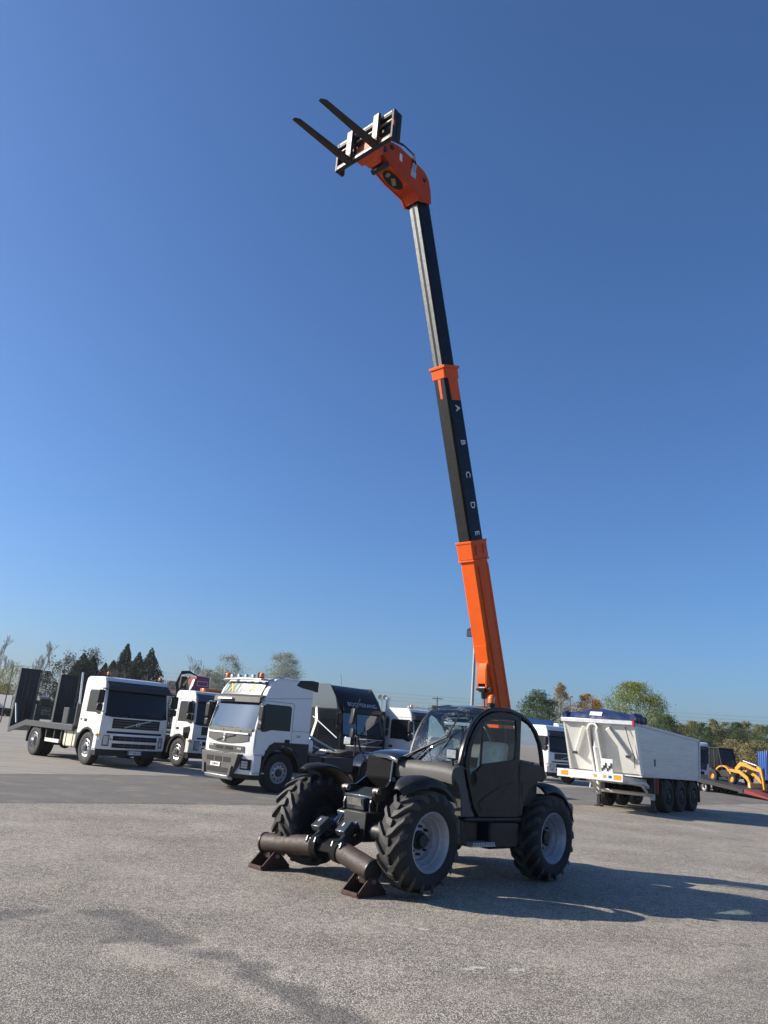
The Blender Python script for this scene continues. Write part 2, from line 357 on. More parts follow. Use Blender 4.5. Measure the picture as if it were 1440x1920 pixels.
def ground():
    xs = tg_axis(-7, 10, .07, 2400); ys = tg_axis(4.5, 20, .08, 2400)
    X, Y = np.meshgrid(xs, ys)
    A = [(-9,2),(-9,9.2),(-3.29,7.46),(-3.13,7.72),(-2.87,8.25),(-2.3,8.35),(-1.88,8.05),(-1.32,7.55),(-.94,7.24),(-.7,6.78),(-.38,6.41),(-.07,6.09),(.1,5.87),(.5,5.0),(.5,2)]
    B = [(12,16),(5.41,10.18),(4.65,9.44),(3.54,8.38),(2.72,7.72),(2.14,6.92),(1.66,6.39),(1.4,6.0),(1.2,2),(14,2)]
    wav = .10*np.sin(X*5.1+Y*2.3)+.07*np.sin(X*9.7-Y*7.1)+.05*np.sin(Y*14+X*3)
    dark = .52*soft(sd_poly(X, Y, A)+wav, .28)
    edge = [(-3.4,7.5),(-2.87,8.1),(-2.3,8.22),(-1.84,7.85),(-1.32,7.43),(-.94,7.1),(-.7,6.68),(-.3,6.2),(.15,5.75)]
    dark = np.maximum(dark, soft(.15-dline(X, Y, edge)+wav*.7, .16))
    dark = np.maximum(dark, .95*soft(.10-dline(X, Y, [(-2.1,7.1),(-1.85,7.5),(-1.44,7.38),(-.95,6.95)])+wav*.6, .12))
    dark = np.maximum(dark, .52*soft(sd_poly(X, Y, B)+wav, .5))
    def blob(x, y, rx, ry, rot=0):
        c, s = math.cos(rot), math.sin(rot); u = (X-x)*c+(Y-y)*s; v = -(X-x)*s+(Y-y)*c
        return soft(1-np.hypot(u/rx, v/ry)+wav*1.4, .7)
    sand = np.zeros(X.shape)
    for a in ((-1.62,6.95,.42,.22,-.5),(-.98,6.52,.34,.14,-.7),(-.56,6.14,.3,.1,-.7),(3.2,7.95,.42,.16,.75),(3.62,8.32,.3,.1,.75)):
        k = blob(*a); sand = np.maximum(sand, k); dark = dark*(1-k)
    for a in ((-3.6,10.7,.8,.35,.2),(-4.6,15.4,1.3,.4,.3),(-1.7,8.75,.5,.25,.2),(2.2,7.9,.5,.3,.2),(-3.0,9.4,.9,.22,.3),(1.1,6.7,.7,.3,.3),(.2,8.4,.8,.5,.2)):
        sand = np.maximum(sand, .7*blob(*a))
    white = np.zeros(X.shape)
    for a in ((.52,8.7,.16,.06,.1),(.74,8.58,.1,.04,0),(1.14,7.36,.2,.05,.3),(1.45,7.41,.14,.06,.2),(1.3,7.2,.1,.03,0)):
        white = np.maximum(white, blob(*a))
    # seams of old repairs
    seam = np.zeros(X.shape)
    for P in ([(-8,9.5),(-4.97,11.72),(-3.25,13.74),(-1.62,14.8),(1,16.3)],[(3.2,14.1),(3.85,14.94),(5.76,16.85),(7.87,18.19),(11,20.5)]):
        seam = np.maximum(seam, soft(.02-dline(X, Y, P)+wav*.12, .06))
    near = np.clip((30-Y)/8, 0, 1)
    N = X.shape; Z = np.zeros(N)
    Z = Z-.012*dark*near*(Y < 12)
    nx, ny = len(xs), len(ys)
    co = np.stack([X, Y, Z], -1).reshape(-1, 3)
    i = np.arange(ny-1)[:, None]*nx+np.arange(nx-1)[None, :]
    q = np.stack([i, i+1, i+1+nx, i+nx], -1).reshape(-1, 4)
    me = bpy.data.meshes.new('ground'); me.vertices.add(len(co)); me.vertices.foreach_set('co', co.astype(np.float32).ravel())
    me.loops.add(q.size); me.loops.foreach_set('vertex_index', q.astype(np.int32).ravel())
    me.polygons.add(len(q)); me.polygons.foreach_set('loop_start', (np.arange(len(q))*4).astype(np.int32))
    me.update(calc_edges=True); me.validate()
    for nm, a in (('dark', dark*near), ('sand', sand*near), ('white', white), ('seam', seam)):
        at = me.attributes.new(nm, 'FLOAT', 'POINT'); at.data.foreach_set('value', a.astype(np.float32).ravel())
    me.shade_smooth(); o = bpy.data.objects.new('ground', me); COL.objects.link(o); tag(o, kind='structure')
    me.materials.append(asphalt('asphalt_coarse', attrs=True))
    return o
def asphalt(name, attrs=False, lo=(.105,.095,.081), hi=(.69,.622,.515), grain=88, smooth=0., streak=0., tone=1.):
    m = bpy.data.materials.new(name); m.use_nodes = True; t = m.node_tree; n = t.nodes; l = t.links; b = n['Principled BSDF']
    b.inputs['Roughness'].default_value = .88; b.inputs['Specular IOR Level'].default_value = .3
    tc = n.new('ShaderNodeTexCoord'); V = tc.outputs['Object']
    def noise(sc, det=4, rough=.6, vec=V, dist=0.):
        q = n.new('ShaderNodeTexNoise'); q.inputs['Scale'].default_value = sc; q.inputs['Detail'].default_value = det; q.inputs['Roughness'].default_value = rough; q.inputs['Distortion'].default_value = dist
        l.new(vec, q.inputs['Vector']); return q.outputs['Fac']
    def math_(op, a, b_, c_=None):
        q = n.new('ShaderNodeMath'); q.operation = op
        for i, v in enumerate((a, b_, c_)):
            if v is None: continue
            if isinstance(v, (int, float)): q.inputs[i].default_value = v
            else: l.new(v, q.inputs[i])
        return q.outputs[0]
    def rng(v, a, b_, c_=0., d=1.):
        q = n.new('ShaderNodeMapRange'); l.new(v, q.inputs[0])
        for i, w in enumerate((a, b_, c_, d)): q.inputs[1+i].default_value = w
        return q.outputs[0]
    def mix(f, a, b_, mode='MIX'):
        q = n.new('ShaderNodeMix'); q.data_type = 'RGBA'; q.blend_type = mode
        if isinstance(f, (int, float)): q.inputs[0].default_value = f
        else: l.new(f, q.inputs[0])
        for i, v in ((6, a), (7, b_)):
            if isinstance(v, tuple): q.inputs[i].default_value = v+(1,)
            else: l.new(v, q.inputs[i])
        return q.outputs[2]
    vo = n.new('ShaderNodeTexVoronoi'); vo.inputs['Scale'].default_value = grain; vo.inputs['Randomness'].default_value = 1; l.new(V, vo.inputs['Vector'])
    sep = n.new('ShaderNodeSeparateColor'); l.new(vo.outputs['Color'], sep.inputs[0])
    gap = rng(vo.outputs['Distance'], .25, .62, 1., .0)
    stone = math_('MULTIPLY', math_('MULTIPLY_ADD', sep.outputs[0], .95, .22), math_('MULTIPLY_ADD', gap, .75, .25))
    fine = noise(260, 3, .7)
    stone = math_('MULTIPLY_ADD', math_('SUBTRACT', fine, .5), .55, stone)
    mid = noise(9, 5, .6); big = noise(.55, 5, .55); huge = noise(.12, 4, .5)
    lvl = math_('ADD', math_('MULTIPLY', math_('SUBTRACT', mid, .5), .5), math_('MULTIPLY', math_('SUBTRACT', big, .5), .55))
    fac = math_('ADD', math_('MULTIPLY', stone, 1-smooth), math_('ADD', lvl, smooth*.45))
    cr = n.new('ShaderNodeValToRGB'); e = cr.color_ramp.elements; e[0].position = .12; e[1].position = .95
    e[0].color = tuple(c*tone for c in lo)+(1,); e[1].color = tuple(c*tone for c in hi)+(1,); l.new(fac, cr.inputs[0]); col = cr.outputs[0]
    warm = rng(noise(1.3, 6, .62), .5, .72); col = mix(math_('MULTIPLY', warm, .35), col, (.37*tone, .315*tone, .245*tone))
    dk = rng(noise(.8, 7, .7, dist=.6), .56, .74); col = mix(math_('MULTIPLY', dk, .35), col, (.14*tone, .13*tone, .118*tone))
    # sparse hairline cracks and a few oil spots
    wv = n.new('ShaderNodeTexNoise'); wv.inputs['Scale'].default_value = 1.7; wv.inputs['Detail'].default_value = 6; l.new(V, wv.inputs['Vector'])
    av = n.new('ShaderNodeVectorMath'); av.operation = 'MULTIPLY_ADD'; av.inputs[1].default_value = (.9, .9, 0); l.new(wv.outputs['Color'], av.inputs[0]); l.new(V, av.inputs[2])
    vc = n.new('ShaderNodeTexVoronoi'); vc.feature = 'DISTANCE_TO_EDGE'; vc.inputs['Scale'].default_value = .30; l.new(av.outputs[0], vc.inputs['Vector'])
    ck = math_('MULTIPLY', rng(vc.outputs['Distance'], .0, .006, 1., 0.), rng(noise(.33, 3, .5), .50, .60)); col = mix(math_('MULTIPLY', ck, .55), col, (.05, .047, .043))
    vs_ = n.new('ShaderNodeTexVoronoi'); vs_.inputs['Scale'].default_value = .75; l.new(av.outputs[0], vs_.inputs['Vector'])
    sp = n.new('ShaderNodeSeparateColor'); l.new(vs_.outputs['Color'], sp.inputs[0])
    oil = math_('MULTIPLY', rng(vs_.outputs['Distance'], .04, .22, 1., 0.), rng(sp.outputs[1], .86, .9)); col = mix(math_('MULTIPLY', oil, .4), col, (.06, .056, .052))
    if streak:
        mp = n.new('ShaderNodeMapping'); mp.inputs['Rotation'].default_value = (0, 0, R(-62)); mp.inputs['Scale'].default_value = (.09, 1.6, 1); l.new(V, mp.inputs[0])
        st = rng(noise(1.6, 8, .7, mp.outputs[0]), .42, .7); col = mix(math_('MULTIPLY', st, streak), col, (.105, .10, .098))
    if attrs:
        def att(nm):
            q = n.new('ShaderNodeAttribute'); q.attribute_name = nm; return q.outputs['Fac']
        br = math_('ADD', math_('MULTIPLY', math_('SUBTRACT', noise(26, 5, .75), .5), 1.5), math_('MULTIPLY', math_('SUBTRACT', noise(4.5, 5, .65), .5), 1.1))
        d = rng(math_('ADD', att('dark'), math_('MULTIPLY', br, .8)), .30, .84)
        col = mix(math_('MULTIPLY', d, .80), col, mix(stone, (.035, .033, .032), (.30, .28, .255)))
        s_ = rng(math_('ADD', att('sand'), math_('MULTIPLY', br, 1.5)), .45, 1.25); col = mix(math_('MULTIPLY', s_, .38), col, mix(fine, (.30, .25, .19), (.48, .415, .33)))
        w_ = rng(math_('ADD', att('white'), br), .62, .95); col = mix(math_('MULTIPLY', w_, .7), col, (.6, .58, .55))
        sm = rng(math_('ADD', att('seam'), br), .35, .9); col = mix(math_('MULTIPLY', sm, .45), col, (.06, .057, .055))
    l.new(col, b.inputs['Base Color'])
    bp = n.new('ShaderNodeBump'); bp.inputs['Strength'].default_value = .55*(1-smooth*.7); bp.inputs['Distance'].default_value = .008; l.new(stone, bp.inputs['Height']); l.new(bp.outputs[0], b.inputs['Normal'])
    MATS[name] = m
    return m
ground()
def sheet(name, pts, z, mat, jag=.12, step=.5):
    rnd = random.Random(5); P = []
    for (x0, y0), (x1, y1) in zip(pts, pts[1:]+pts[:1]):
        L = math.hypot(x1-x0, y1-y0); k = max(1, min(80, int(L/step)))
        for i in range(k):
            t = i/k; P.append((x0+(x1-x0)*t+rnd.uniform(-jag, jag)*.4, y0+(y1-y0)*t+rnd.uniform(-jag, jag)))
    mb = MB(); mb.add([(x, y, z) for x, y in P], [tuple(range(len(P)))])
    o = mb.build(name, mat); return tag(o, kind='structure')
asphalt('asphalt_smooth', lo=(.105,.099,.089), hi=(.185,.174,.156), smooth=.7, streak=.25)
asphalt('yard_concrete', lo=(.22,.204,.178), hi=(.385,.356,.306), smooth=.75, streak=.6)
e2 = [(-40,-12),(-6.82,15.76),(-4.79,17.5),(-1.73,19.85),(3,24),(14,34),(40,60)]
e1 = [(-40,-5),(-9.57,21.76),(-7.61,24.46),(-5.03,27.2),(-2.2,29.2),(6,36),(30,58)]
sheet('access_road', e2+[(30,62),(6,40),(-5.03,31),(-14,22),(-44,-4)], .004, 'asphalt_smooth')
sheet('concrete_yard', e1+[(90,130),(60,160),(-110,160),(-120,0)], .008, 'yard_concrete')

# ------------------------------------------------------------------ telehandler (local frame: x forward, y to its left, z up)
def ag_wheel(parent, x, y, side, name='wheel'):
    """side=+1: the dish faces +y"""
    w = bpy.data.objects.new(name, None); COL.objects.link(w); w.parent = parent; w.location = (x, y, .585); w.rotation_euler = (0, 0, 0 if side > 0 else math.pi)
    w.empty_display_size = .1
    t = MB(); q_ = lambda r: .325+(r-.325)*.89
    t.lathe([(q_(r_), a_) for r_, a_ in [(.325,-.17),(.36,-.2),(.46,-.215),(.525,-.205),(.56,-.17),(.575,-.08),(.578,0),(.575,.08),(.56,.17),(.525,.205),(.46,.215),(.36,.2),(.325,.17)]], (0,0,0), (0,1,0), 56)
    tyre = t.build('tyre', 'rubber', w, angle=60)
    g = MB(); n = 17
    for sd in (-1, 1):
        for k in range(n):
            a0 = 2*math.pi*(k+(.5 if sd > 0 else 0))/n
            L = []
            for (yy, da, ri, ro, wd) in ((-.018,-.02,.56,.615,.100),(.02,.0,.56,.617,.098),(.06,.035,.56,.617,.074),(.12,.16,.555,.613,.066),(.185,.29,.54,.602,.066),(.213,.345,.50,.565,.060),(.219,.36,.485,.525,.05)):
                c = a0+da; P = []; ri = q_(ri); ro = q_(ro)+.004
                for (r, s) in ((ri,-1.15),(ro,-.85),(ro,.85),(ri,1.15)):
                    a = c+s*wd*.5/.6
                    P.append((r*math.cos(a), yy*sd, r*math.sin(a)))
                L.append(P)
            g.loops(L)
    lg = g.build('tread_lugs', 'lug_rubber', w, angle=30)
    r = MB()
    r.lathe([(.318,-.15),(.318,.10),(.335,.17),(.348,.192),(.338,.199),(.325,.18),(.306,.155),(.302,.105),(.288,.088),(.272,.094),(.262,.045),(.246,.02),(.236,.026),(.215,-.035),(.18,-.04),(.135,-.01),(.02,-.01)], (0,0,0), (0,1,0), 48)
    r.build('rim', 'rim_grey', w, angle=50)
    k_ = MB(); k_.cyl((0,-.16,0),(0,-.13,0),.322,n=32); k_.build('inner_disc', 'black_paint', w)  # black disc added to make the wheel's inner side dark
    h = MB(); h.cyl((0,-.03,0),(0,.085,0),.085,.08,20); h.cyl((0,-.03,0),(0,.03,0),.115,.105,20)
    h.build('hub', 'black_paint', w, bevel=.008)
    b = MB()
    for k in range(8):
        a = 2*math.pi*k/8; b.cyl((.158*math.cos(a),-.045,.158*math.sin(a)),(.158*math.cos(a),.03,.158*math.sin(a)),.018,.015,8)
    b.build('wheel_bolts', 'black_paint', w)['kind'] = 'stuff'; lg['kind'] = 'stuff'
    return w

def telehandler():
    T = thing('telehandler', 'orange and dark grey telehandler, boom fully raised, forks up, front stabilisers down', 'telehandler', (1.022, 11.785, 0), R(225.8))
    CY = -.15
    for x, y, s in ((1.4,.975,1),(-1.4,.975,1),(1.4,-.975,-1),(-1.4,-.975,-1)): ag_wheel(T, x, y, s)
    # ---- chassis
    m = MB()
    m.prism([(-2.15,.62),(-2.2,.95),(-1.9,1.08),(-.9,1.0),(1.0,.98),(1.3,.92),(1.33,.62),(1.0,.5),(-1.6,.5)], 'y', CY-.3, CY+.3)
    m.build('chassis_frame', 'black_paint', T, bevel=.015)
    for x in (1.4,-1.4):
        m = MB(); m.cyl((x,-.75,.585),(x,.75,.585),.11,n=14); m.box(x-.16,x+.16,-.2,.2,.45,.8); m.cyl((x,.68,.585),(x,.86,.585),.2,.16,16); m.cyl((x,-.68,.585),(x,-.86,.585),.2,.16,16)
        m.build('axle', 'black_paint', T, bevel=.01)
    # rear towers that carry the boom pivot
    for y in (CY-.34, CY+.06):
        m = MB(); m.prism([(-2.42,1.8),(-2.3,2.02),(-2.12,2.02),(-1.98,1.8),(-1.5,1.05),(-1.4,.7),(-2.2,.7),(-2.42,1.1)], 'y', y-.02, y+.02); m.build('boom_tower', 'black_paint', T, bevel=.006)
    m = MB(); m.box(-2.45,-2.0,-1.05,.9,.55,1.05); m.build('counterweight', 'anthracite', T, bevel=.06)
    # engine cover on the far side
    m = MB(); m.prism([(-1.3,.62),(-1.35,1.15),(-1.1,1.34),(.0,1.34),(.3,1.2),(.4,.62)], 'y', -1.13, -.52); m.build('engine_cover', 'anthracite', T, bevel=.07, seg=3)
    # front tower: two plates, top cover, nose block
    for y, pl in ((-.45, [(1.13,1.11),(.74,1.34),(.72,1.52)]), (.12, [(1.14,1.12),(1.07,1.2),(1.045,1.53)])):
        m = MB(); m.prism([(1.36,.96),(1.36,1.06),(1.30,1.10)]+pl+[(.2,1.52),(-.1,1.2),(-.1,.7),(1.2,.7),(1.28,.82)], 'y', y-.018, y+.018); m.build('tower_plate', 'black_gloss', T, bevel=.006)
    m = MB(); P = []
    for x, z in ((1.07,1.515),(1.05,1.555),(.95,1.585),(.6,1.61),(.2,1.60),(-.1,1.55)): P.append([(x-(.16*max(0,(.1-y)/.6) if x > .9 else 0),y,z-.05*abs((y-CY)/.36)**3) for y in (-.52,-.44,-.3,CY,0.,.14,.22)])
    m.slab(P, (0,0,-.03)); m.build('tower_cover', 'black_gloss', T, angle=50)
    m = MB(); m.prism([(.5,1.0),(.82,1.02),(.98,1.22),(.98,1.5),(.5,1.5)], 'y', -.43, .1); m.build('tower_front', 'matt_black', T, bevel=.02)
    # slot and square marks on the near tower plate
    m = MB()
    for (x, z, w, h) in ((.97,1.40,.045,.18),(1.02,1.22,.045,.05)):
        for a, b, c, d in ((x-w/2,x+w/2,z+h/2-.008,z+h/2),(x-w/2,x+w/2,z-h/2,z-h/2+.008),(x-w/2,x-w/2+.008,z-h/2,z+h/2),(x+w/2-.008,x+w/2,z-h/2,z+h/2)): m.box(a,b,.139,.146,c,d)
    m.build('slot_frame', 'galvanised', T)
    m = MB(); m.prism([(1.02,1.08),(1.34,.99),(1.37,.99),(1.37,.95),(1.02,1.04)], 'y', -.42, .1); m.build('nose_plate', 'anthracite_sunlit', T, bevel=.008)
    m = MB(); m.obox((1.40,CY+.02,.89), (.10,.33,.15), ((1,0,-.3),(0,1,0),(.3,0,1))); m.build('valve_block', 'anthracite_sunlit', T, bevel=.012)
    m = MB(); m.obox((1.462,CY+.02,.908), (.006,.26,.10), ((1,0,-.3),(0,1,0),(.3,0,1))); m.build('worn_decal', 'bare_steel', T)
    m = MB(); m.box(1.30,1.306,.141,.147,.80,.92); m.build('warning_sticker', 'letter_yellow', T)
    for y in (-.45,.12):
        m = MB(); m.cyl((1.31,y-.05,1.055),(1.31,y+.05,1.055),.042,n=14); m.build('pin', 'bare_steel', T, bevel=.006)
    n_stab = len(bpy.data.objects); before = set(o.name for o in T.children)
    # ---- front stabilisers
    xs = 1.88
    for s, (yi, zi, ye, ze) in ((-1,(-.34,.40,-1.32,.30)),(1,(.04,.40,.70,.28))):
        p0 = Vector((xs-.08,yi,zi)); p1 = Vector((xs,ye,ze)); d = (p1-p0).normalized()
        m = MB(); m.cyl(p0, p1, .125, n=28); arm = m.build('stabiliser_arm', 'rust_tube', T, angle=50)
        m = MB(); m.cyl(p1-d*.01, p1+d*.022, .136, n=28); m.build('end_cap', 'dark_steel', arm, bevel=.004)
        m = MB(); m.cyl((xs-.08,yi-s*.05,zi), p0+d*.07, .14, n=24); m.build('arm_root', 'matt_black', arm, bevel=.01)
        # foot: trough of two triangles on a base
        f = MB(); yc = ye-s*.12
        for yy in (yc-.13, yc+.13): f.prism([(xs-.23,.012),(xs-.23,.05),(xs-.05,.215),(xs+.05,.215),(xs+.23,.05),(xs+.23,.012)], 'y', yy-.009, yy+.009)
        f.box(xs-.24,xs+.24,yc-.145,yc+.145,.002,.018); f.box(xs-.245,xs-.225,yc-.13,yc+.13,.016,.055); f.box(xs+.225,xs+.245,yc-.13,yc+.13,.016,.055)
        foot = f.build('stabiliser_foot', 'rust_foot', T, bevel=.003)
        m = MB(); m.cyl((xs,yc-.17,.165),(xs,yc+.17,.165),.026,n=14); m.build('foot_pin', 'bare_steel', foot)
        m = MB(); m.prism([(xs-.07,.28),(xs-.035,.13),(xs+.035,.13),(xs+.07,.28)], 'y', yc-.05, yc+.05); m.build('foot_lug', 'rust_tube', foot)
        # hydraulic ram
        yy = CY+s*.185; a = Vector((1.42,yy,.80)); b = Vector((xs-.03,yy+s*.05,.47)); d = (b-a).normalized()
        m = MB(); m.cyl(a, a+d*.30, .028, n=16); m.build('ram_rod', 'rod_blue', T)
        m = MB(); m.cyl(a+d*.21, a+d*.26, .07, n=20); m.cyl(a+d*.25, b, .062, n=20); ram = m.build('ram_barrel', 'black_gloss', T, angle=40)
        q = a+d*.40+Vector((.01,-.03,.10)); up_ = Vector((d.z,0,-d.x))*-1
        m = MB(); m.obox(q, (.20,.17,.085), (d,(0,1,0),d.cross(Vector((0,1,0))))); m.build('valve_cover', 'anthracite_sunlit', ram, bevel=.012)
        m = MB(); m.obox(q+d.cross(Vector((0,1,0)))*-.0+Vector((.012,-.02,.046)), (.055,.018,.004), (d,(0,1,0),d.cross(Vector((0,1,0))))); m.build('sticker', 'plate_white', ram)
        m = MB()
        for o in (-.075,.075):
            m.prism([(b.x-.09,b.z-.10),(b.x+.05,b.z-.12),(b.x+.085,b.z-.02),(b.x+.06,b.z+.045),(b.x,b.z+.05),(b.x-.07,b.z-.02)], 'y', yy+s*.05+o-.014, yy+s*.05+o+.014)
        m.cyl((b.x+.02,yy+s*.05-.11,b.z),(b.x+.02,yy+s*.05+.11,b.z),.034,n=14); m.build('clevis', 'anthracite_sunlit', T, bevel=.005)
        m = MB()
        for o in (-.055,.055):
            m.prism([(1.30,.98),(1.36,1.0),(1.385,.93),(1.37,.86),(1.46,.83),(1.46,.77),(1.40,.75),(1.33,.80),(1.32,.90)], 'y', yy+o-.014, yy+o+.014)
        m.cyl((1.425,yy-.085,.80),(1.425,yy+.085,.80),.036,n=14); m.build('ram_bracket', 'anthracite_sunlit', T, bevel=.005)
        m = MB(); m.tube([(1.34,yy-s*.09,.90),(1.45,yy-s*.10,.74),(1.55,yy-s*.1,.62),(1.74,yy-s*.08,.60)], .011, 6); m.tube([(1.32,yy-s*.11,.90),(1.42,yy-s*.13,.70),(1.55,yy-s*.12,.58),(1.70,yy-s*.1,.58)], .011, 6); m.build('hydraulic_hose', 'hose', T)
    for s in (-1, 1):
        m = MB(); m.bar((1.28,CY+s*.31,.72),(1.80,CY+s*.13,.36),.05,.10); m.build('link_arm', 'black_gloss', T, bevel=.01)
        m = MB(); m.ball((1.46,CY+s*.27,.66),(.045,.045,.03),12,8); m.build('pin_boss', 'anthracite_sunlit', T, angle=60)
        for k in range(3):
            m = MB(); yy = CY+s*(.03+.035*k); m.tube([(1.40,yy,.84),(1.50,yy+s*.02,.74+.02*k),(1.60,yy+s*.05,.60),(1.74,yy+s*.10,.52+.02*k)], .010, 6); m.build('hydraulic_hose', 'hose', T)
    m = MB(); m.cyl((1.36,CY-.36,.70),(1.36,CY+.36,.70),.045,n=14); m.build('cross_tube', 'black_gloss', T)
    m = MB(); m.prism([(1.1,.9),(1.36,.86),(1.42,.6),(1.86,.45),(1.9,.36),(1.78,.33),(1.3,.5),(1.1,.55)], 'y', CY-.16, CY+.16); m.build('stabiliser_mount', 'matt_black', T, bevel=.015)
    level = [o for o in T.children if o.name not in before]
    # ---- fenders
    for (x, y0, y1, a0, a1) in ((1.4,.74,1.15,52,142),(1.4,-1.15,-.74,64,140),(-1.4,.74,1.15,40,110),(-1.4,-1.15,-.74,40,110)):
        xx = x if x > 0 else x
        A = (a0, a1) if x > 0 else (a0+32, a1+52)
        m = MB(); P = []
        for k in range(15):
            a = R(A[0]+(A[1]-A[0])*k/14); t = 1-max(0, abs(k-7)-5)*.1
            row = []
            for f, dr in ((0,.02),(.15,.04),(.5,.05),(.85,.03),(1,-.05)):
                yy = y0+(y1-y0)*f if y0 > 0 else y1+(y0-y1)*f
                yc_ = (y0+y1)/2; tp = min(1., (abs(k-0)+1.5)/5) if x > 0 else 1.
                row.append((xx+(.68+dr)*math.cos(a), yc_+(yy-yc_)*tp, .585+(.68+dr)*math.sin(a)))
            P.append(row)
        m.slab(P, (0,0,.018)); m.build('fender', 'black_plastic', T, angle=50)
    # ---- cab
    Y0, Y1 = .16, 1.07
    prof = [(.80,1.50),(.755,1.68),(.68,1.86),(.57,2.03),(.42,2.17),(.22,2.265),(0,2.30),(-.3,2.31),(-.58,2.27),(-.82,2.19),(-1.02,2.06),(-1.15,1.90),(-1.22,1.72),(-1.26,1.55),(-1.30,1.42)]
    def inset(pr, d):
        out = []
        for i, p in enumerate(pr):
            a = Vector(pr[max(i-1,0)]); b = Vector(pr[min(i+1,len(pr)-1)]); t = (b-a).normalized(); nrm = Vector((-t.y, t.x))
            out.append((p[0]+nrm.x*d, p[1]+nrm.y*d))
        return out
    def hoop(name, y0, y1, wd, mat, pr=prof):
        i_ = inset(pr, wd); m = MB(); L = []
        for a, b in zip(pr, i_): L.append([(a[0],y0,a[1]),(a[0],y1,a[1]),(b[0],y1,b[1]),(b[0],y0,b[1])])
        m.loops(L); return m.build(name, mat, T, bevel=.012, angle=50)
    hoop('cab_side_frame', Y1-.055, Y1, .055, 'anthracite'); hoop('cab_side_frame', Y0, Y0+.05, .05, 'black_paint')
    # roof skin
    m = MB(); P = []
    for (x, z) in prof[5:10]: P.append([(x,y,z-.012+.02*math.sin(math.pi*(y-Y0)/(Y1-Y0))) for y in np.linspace(Y0+.04,Y1-.04,6)])
    m.slab(P, (0,0,-.03)); m.build('cab_roof', 'black_gloss', T, angle=50)
    m = MB()
    for (x0, x1) in ((.40,.20),(-.85,-.78)): m.box(min(x0,x1),max(x0,x1),Y0+.05,Y1-.05,2.16 if x0 > 0 else 2.10,2.2 if x0 > 0 else 2.16)
    m.build('roof_crossbar', 'anthracite', T, bevel=.015)
    # windscreen (curved up into the roof) and rear pane
    ws = [(.80,1.50),(.755,1.68),(.68,1.86),(.57,2.03),(.42,2.17),(.22,2.265)]
    m = MB(); P = [[(x-.012+.05*math.sin(math.pi*(y-Y0)/(Y1-Y0)),y,z) for y in np.linspace(Y0+.045,Y1-.05,9)] for x, z in ws]; m.grid(P); m.build('windscreen', 'cab_glass_wet', T, angle=80)
    m = MB(); P = [[(x+.012,y,z) for y in np.linspace(Y0+.045,Y1-.05,3)] for x, z in prof[10:14]]; m.grid(P); m.build('rear_pane', 'cab_glass', T, angle=80)
    # side panes
    def pane(name, poly, y, mat='cab_glass'):
        m = MB(); m.add([(x,y,z) for x, z in poly], [tuple(range(len(poly)))]); return m.build(name, mat, T)
    pane('far_side_pane', [(.74,1.5),(.66,1.84),(.54,2.0),(.40,2.13),(.2,2.22),(-.3,2.26),(-.56,2.22),(-.8,2.13),(-.98,2.0),(-1.1,1.86),(-1.2,1.55),(-1.2,1.5)], Y0+.02)
    pane('rear_quarter_pane', [(-.62,1.63),(-.62,2.17),(-.80,2.12),(-.97,2.0),(-1.09,1.86),(-1.17,1.70),(-1.2,1.60)], Y1-.03)
    # door: lower panel with window frame
    door_o = [(.70,1.52),(.66,1.72),(.60,1.87),(.50,2.02),(.36,2.13),(.18,2.205),(0,2.235),(-.3,2.245),(-.52,2.215),(-.55,1.9),(-.55,1.5),(-.58,1.2),(-.60,.90),(-.56,.86),(.34,.86),(.46,.98),(.56,1.18),(.64,1.36)]
    win = [(.595,1.46),(.575,1.70),(.52,1.85),(.43,1.97),(.31,2.065),(.15,2.13),(0,2.155),(-.3,2.165),(-.44,2.15),(-.465,1.9),(-.455,1.64),(-.40,1.615),(.0,1.565),(.30,1.53),(.40,1.47),(.46,1.40),(.53,1.37),(.58,1.40)]
    m = MB(); n = len(door_o)
    for y in (Y1-.03, Y1+.012): m.v += [(x,y,z) for x, z in door_o]+[(x,y,z) for x, z in win]
    for b, fl in ((0,0),(2*n,1)):
        for i in range(n):
            j = (i+1) % n; q = (b+i,b+j,b+n+j,b+n+i); m.f.append(q if fl else q[::-1])
    for o in (0, n):
        for i in range(n):
            j = (i+1) % n; m.f.append((o+i,o+j,2*n+o+j,2*n+o+i))
    door = m.build('cab_door', 'anthracite', T, bevel=.008, angle=35)
    m = MB(); m.add([(x,Y1-.005,z) for x, z in win], [tuple(range(n))]); m.build('door_pane', 'cab_glass', door)
    m = MB(); m.bar((.335,Y1-.012,1.50),(.335,Y1-.012,2.05),.022,.03,(1,0,0)); m.build('pane_divider', 'black_plastic', door)
    m = MB(); m.prism([(.38,1.02),(.28,1.10),(-.1,1.25),(-.48,1.33),(-.5,1.30),(-.5,.97),(.30,.93)], 'y', Y1+.012, Y1+.02); m.build('door_panel', 'anthracite', door, bevel=.006)
    m = MB(); m.prism([(.56,1.33),(.54,1.42),(.47,1.45),(.42,1.40),(.42,1.28),(.47,1.24),(.53,1.27)], 'y', Y1+.006, Y1+.016); m.build('handle_recess', 'hole_black', door)
    m = MB(); m.tube([(.50,Y1+.03,1.42),(.47,Y1+.035,1.35),(.47,Y1+.03,1.28)], .012, 8); m.build('handle', 'black_plastic', door)
    # rear lower body and rear arch
    m = MB(); m.prism([(-.60,1.60),(-1.2,1.57),(-1.29,1.42),(-1.27,1.38),(-1.06,1.33),(-.86,1.22),(-.74,1.05),(-.70,.87),(-.61,.86)], 'y', Y0+.02, Y1-.002); m.build('rear_side_panel', 'anthracite', T, bevel=.012)
    m = MB(); m.prism([(-.68,1.12),(-.66,1.32),(-.82,1.32),(-.76,1.14)], 'y', Y1-.002, Y1+.006); m.build('fuel_flap', 'anthracite', T, bevel=.004)
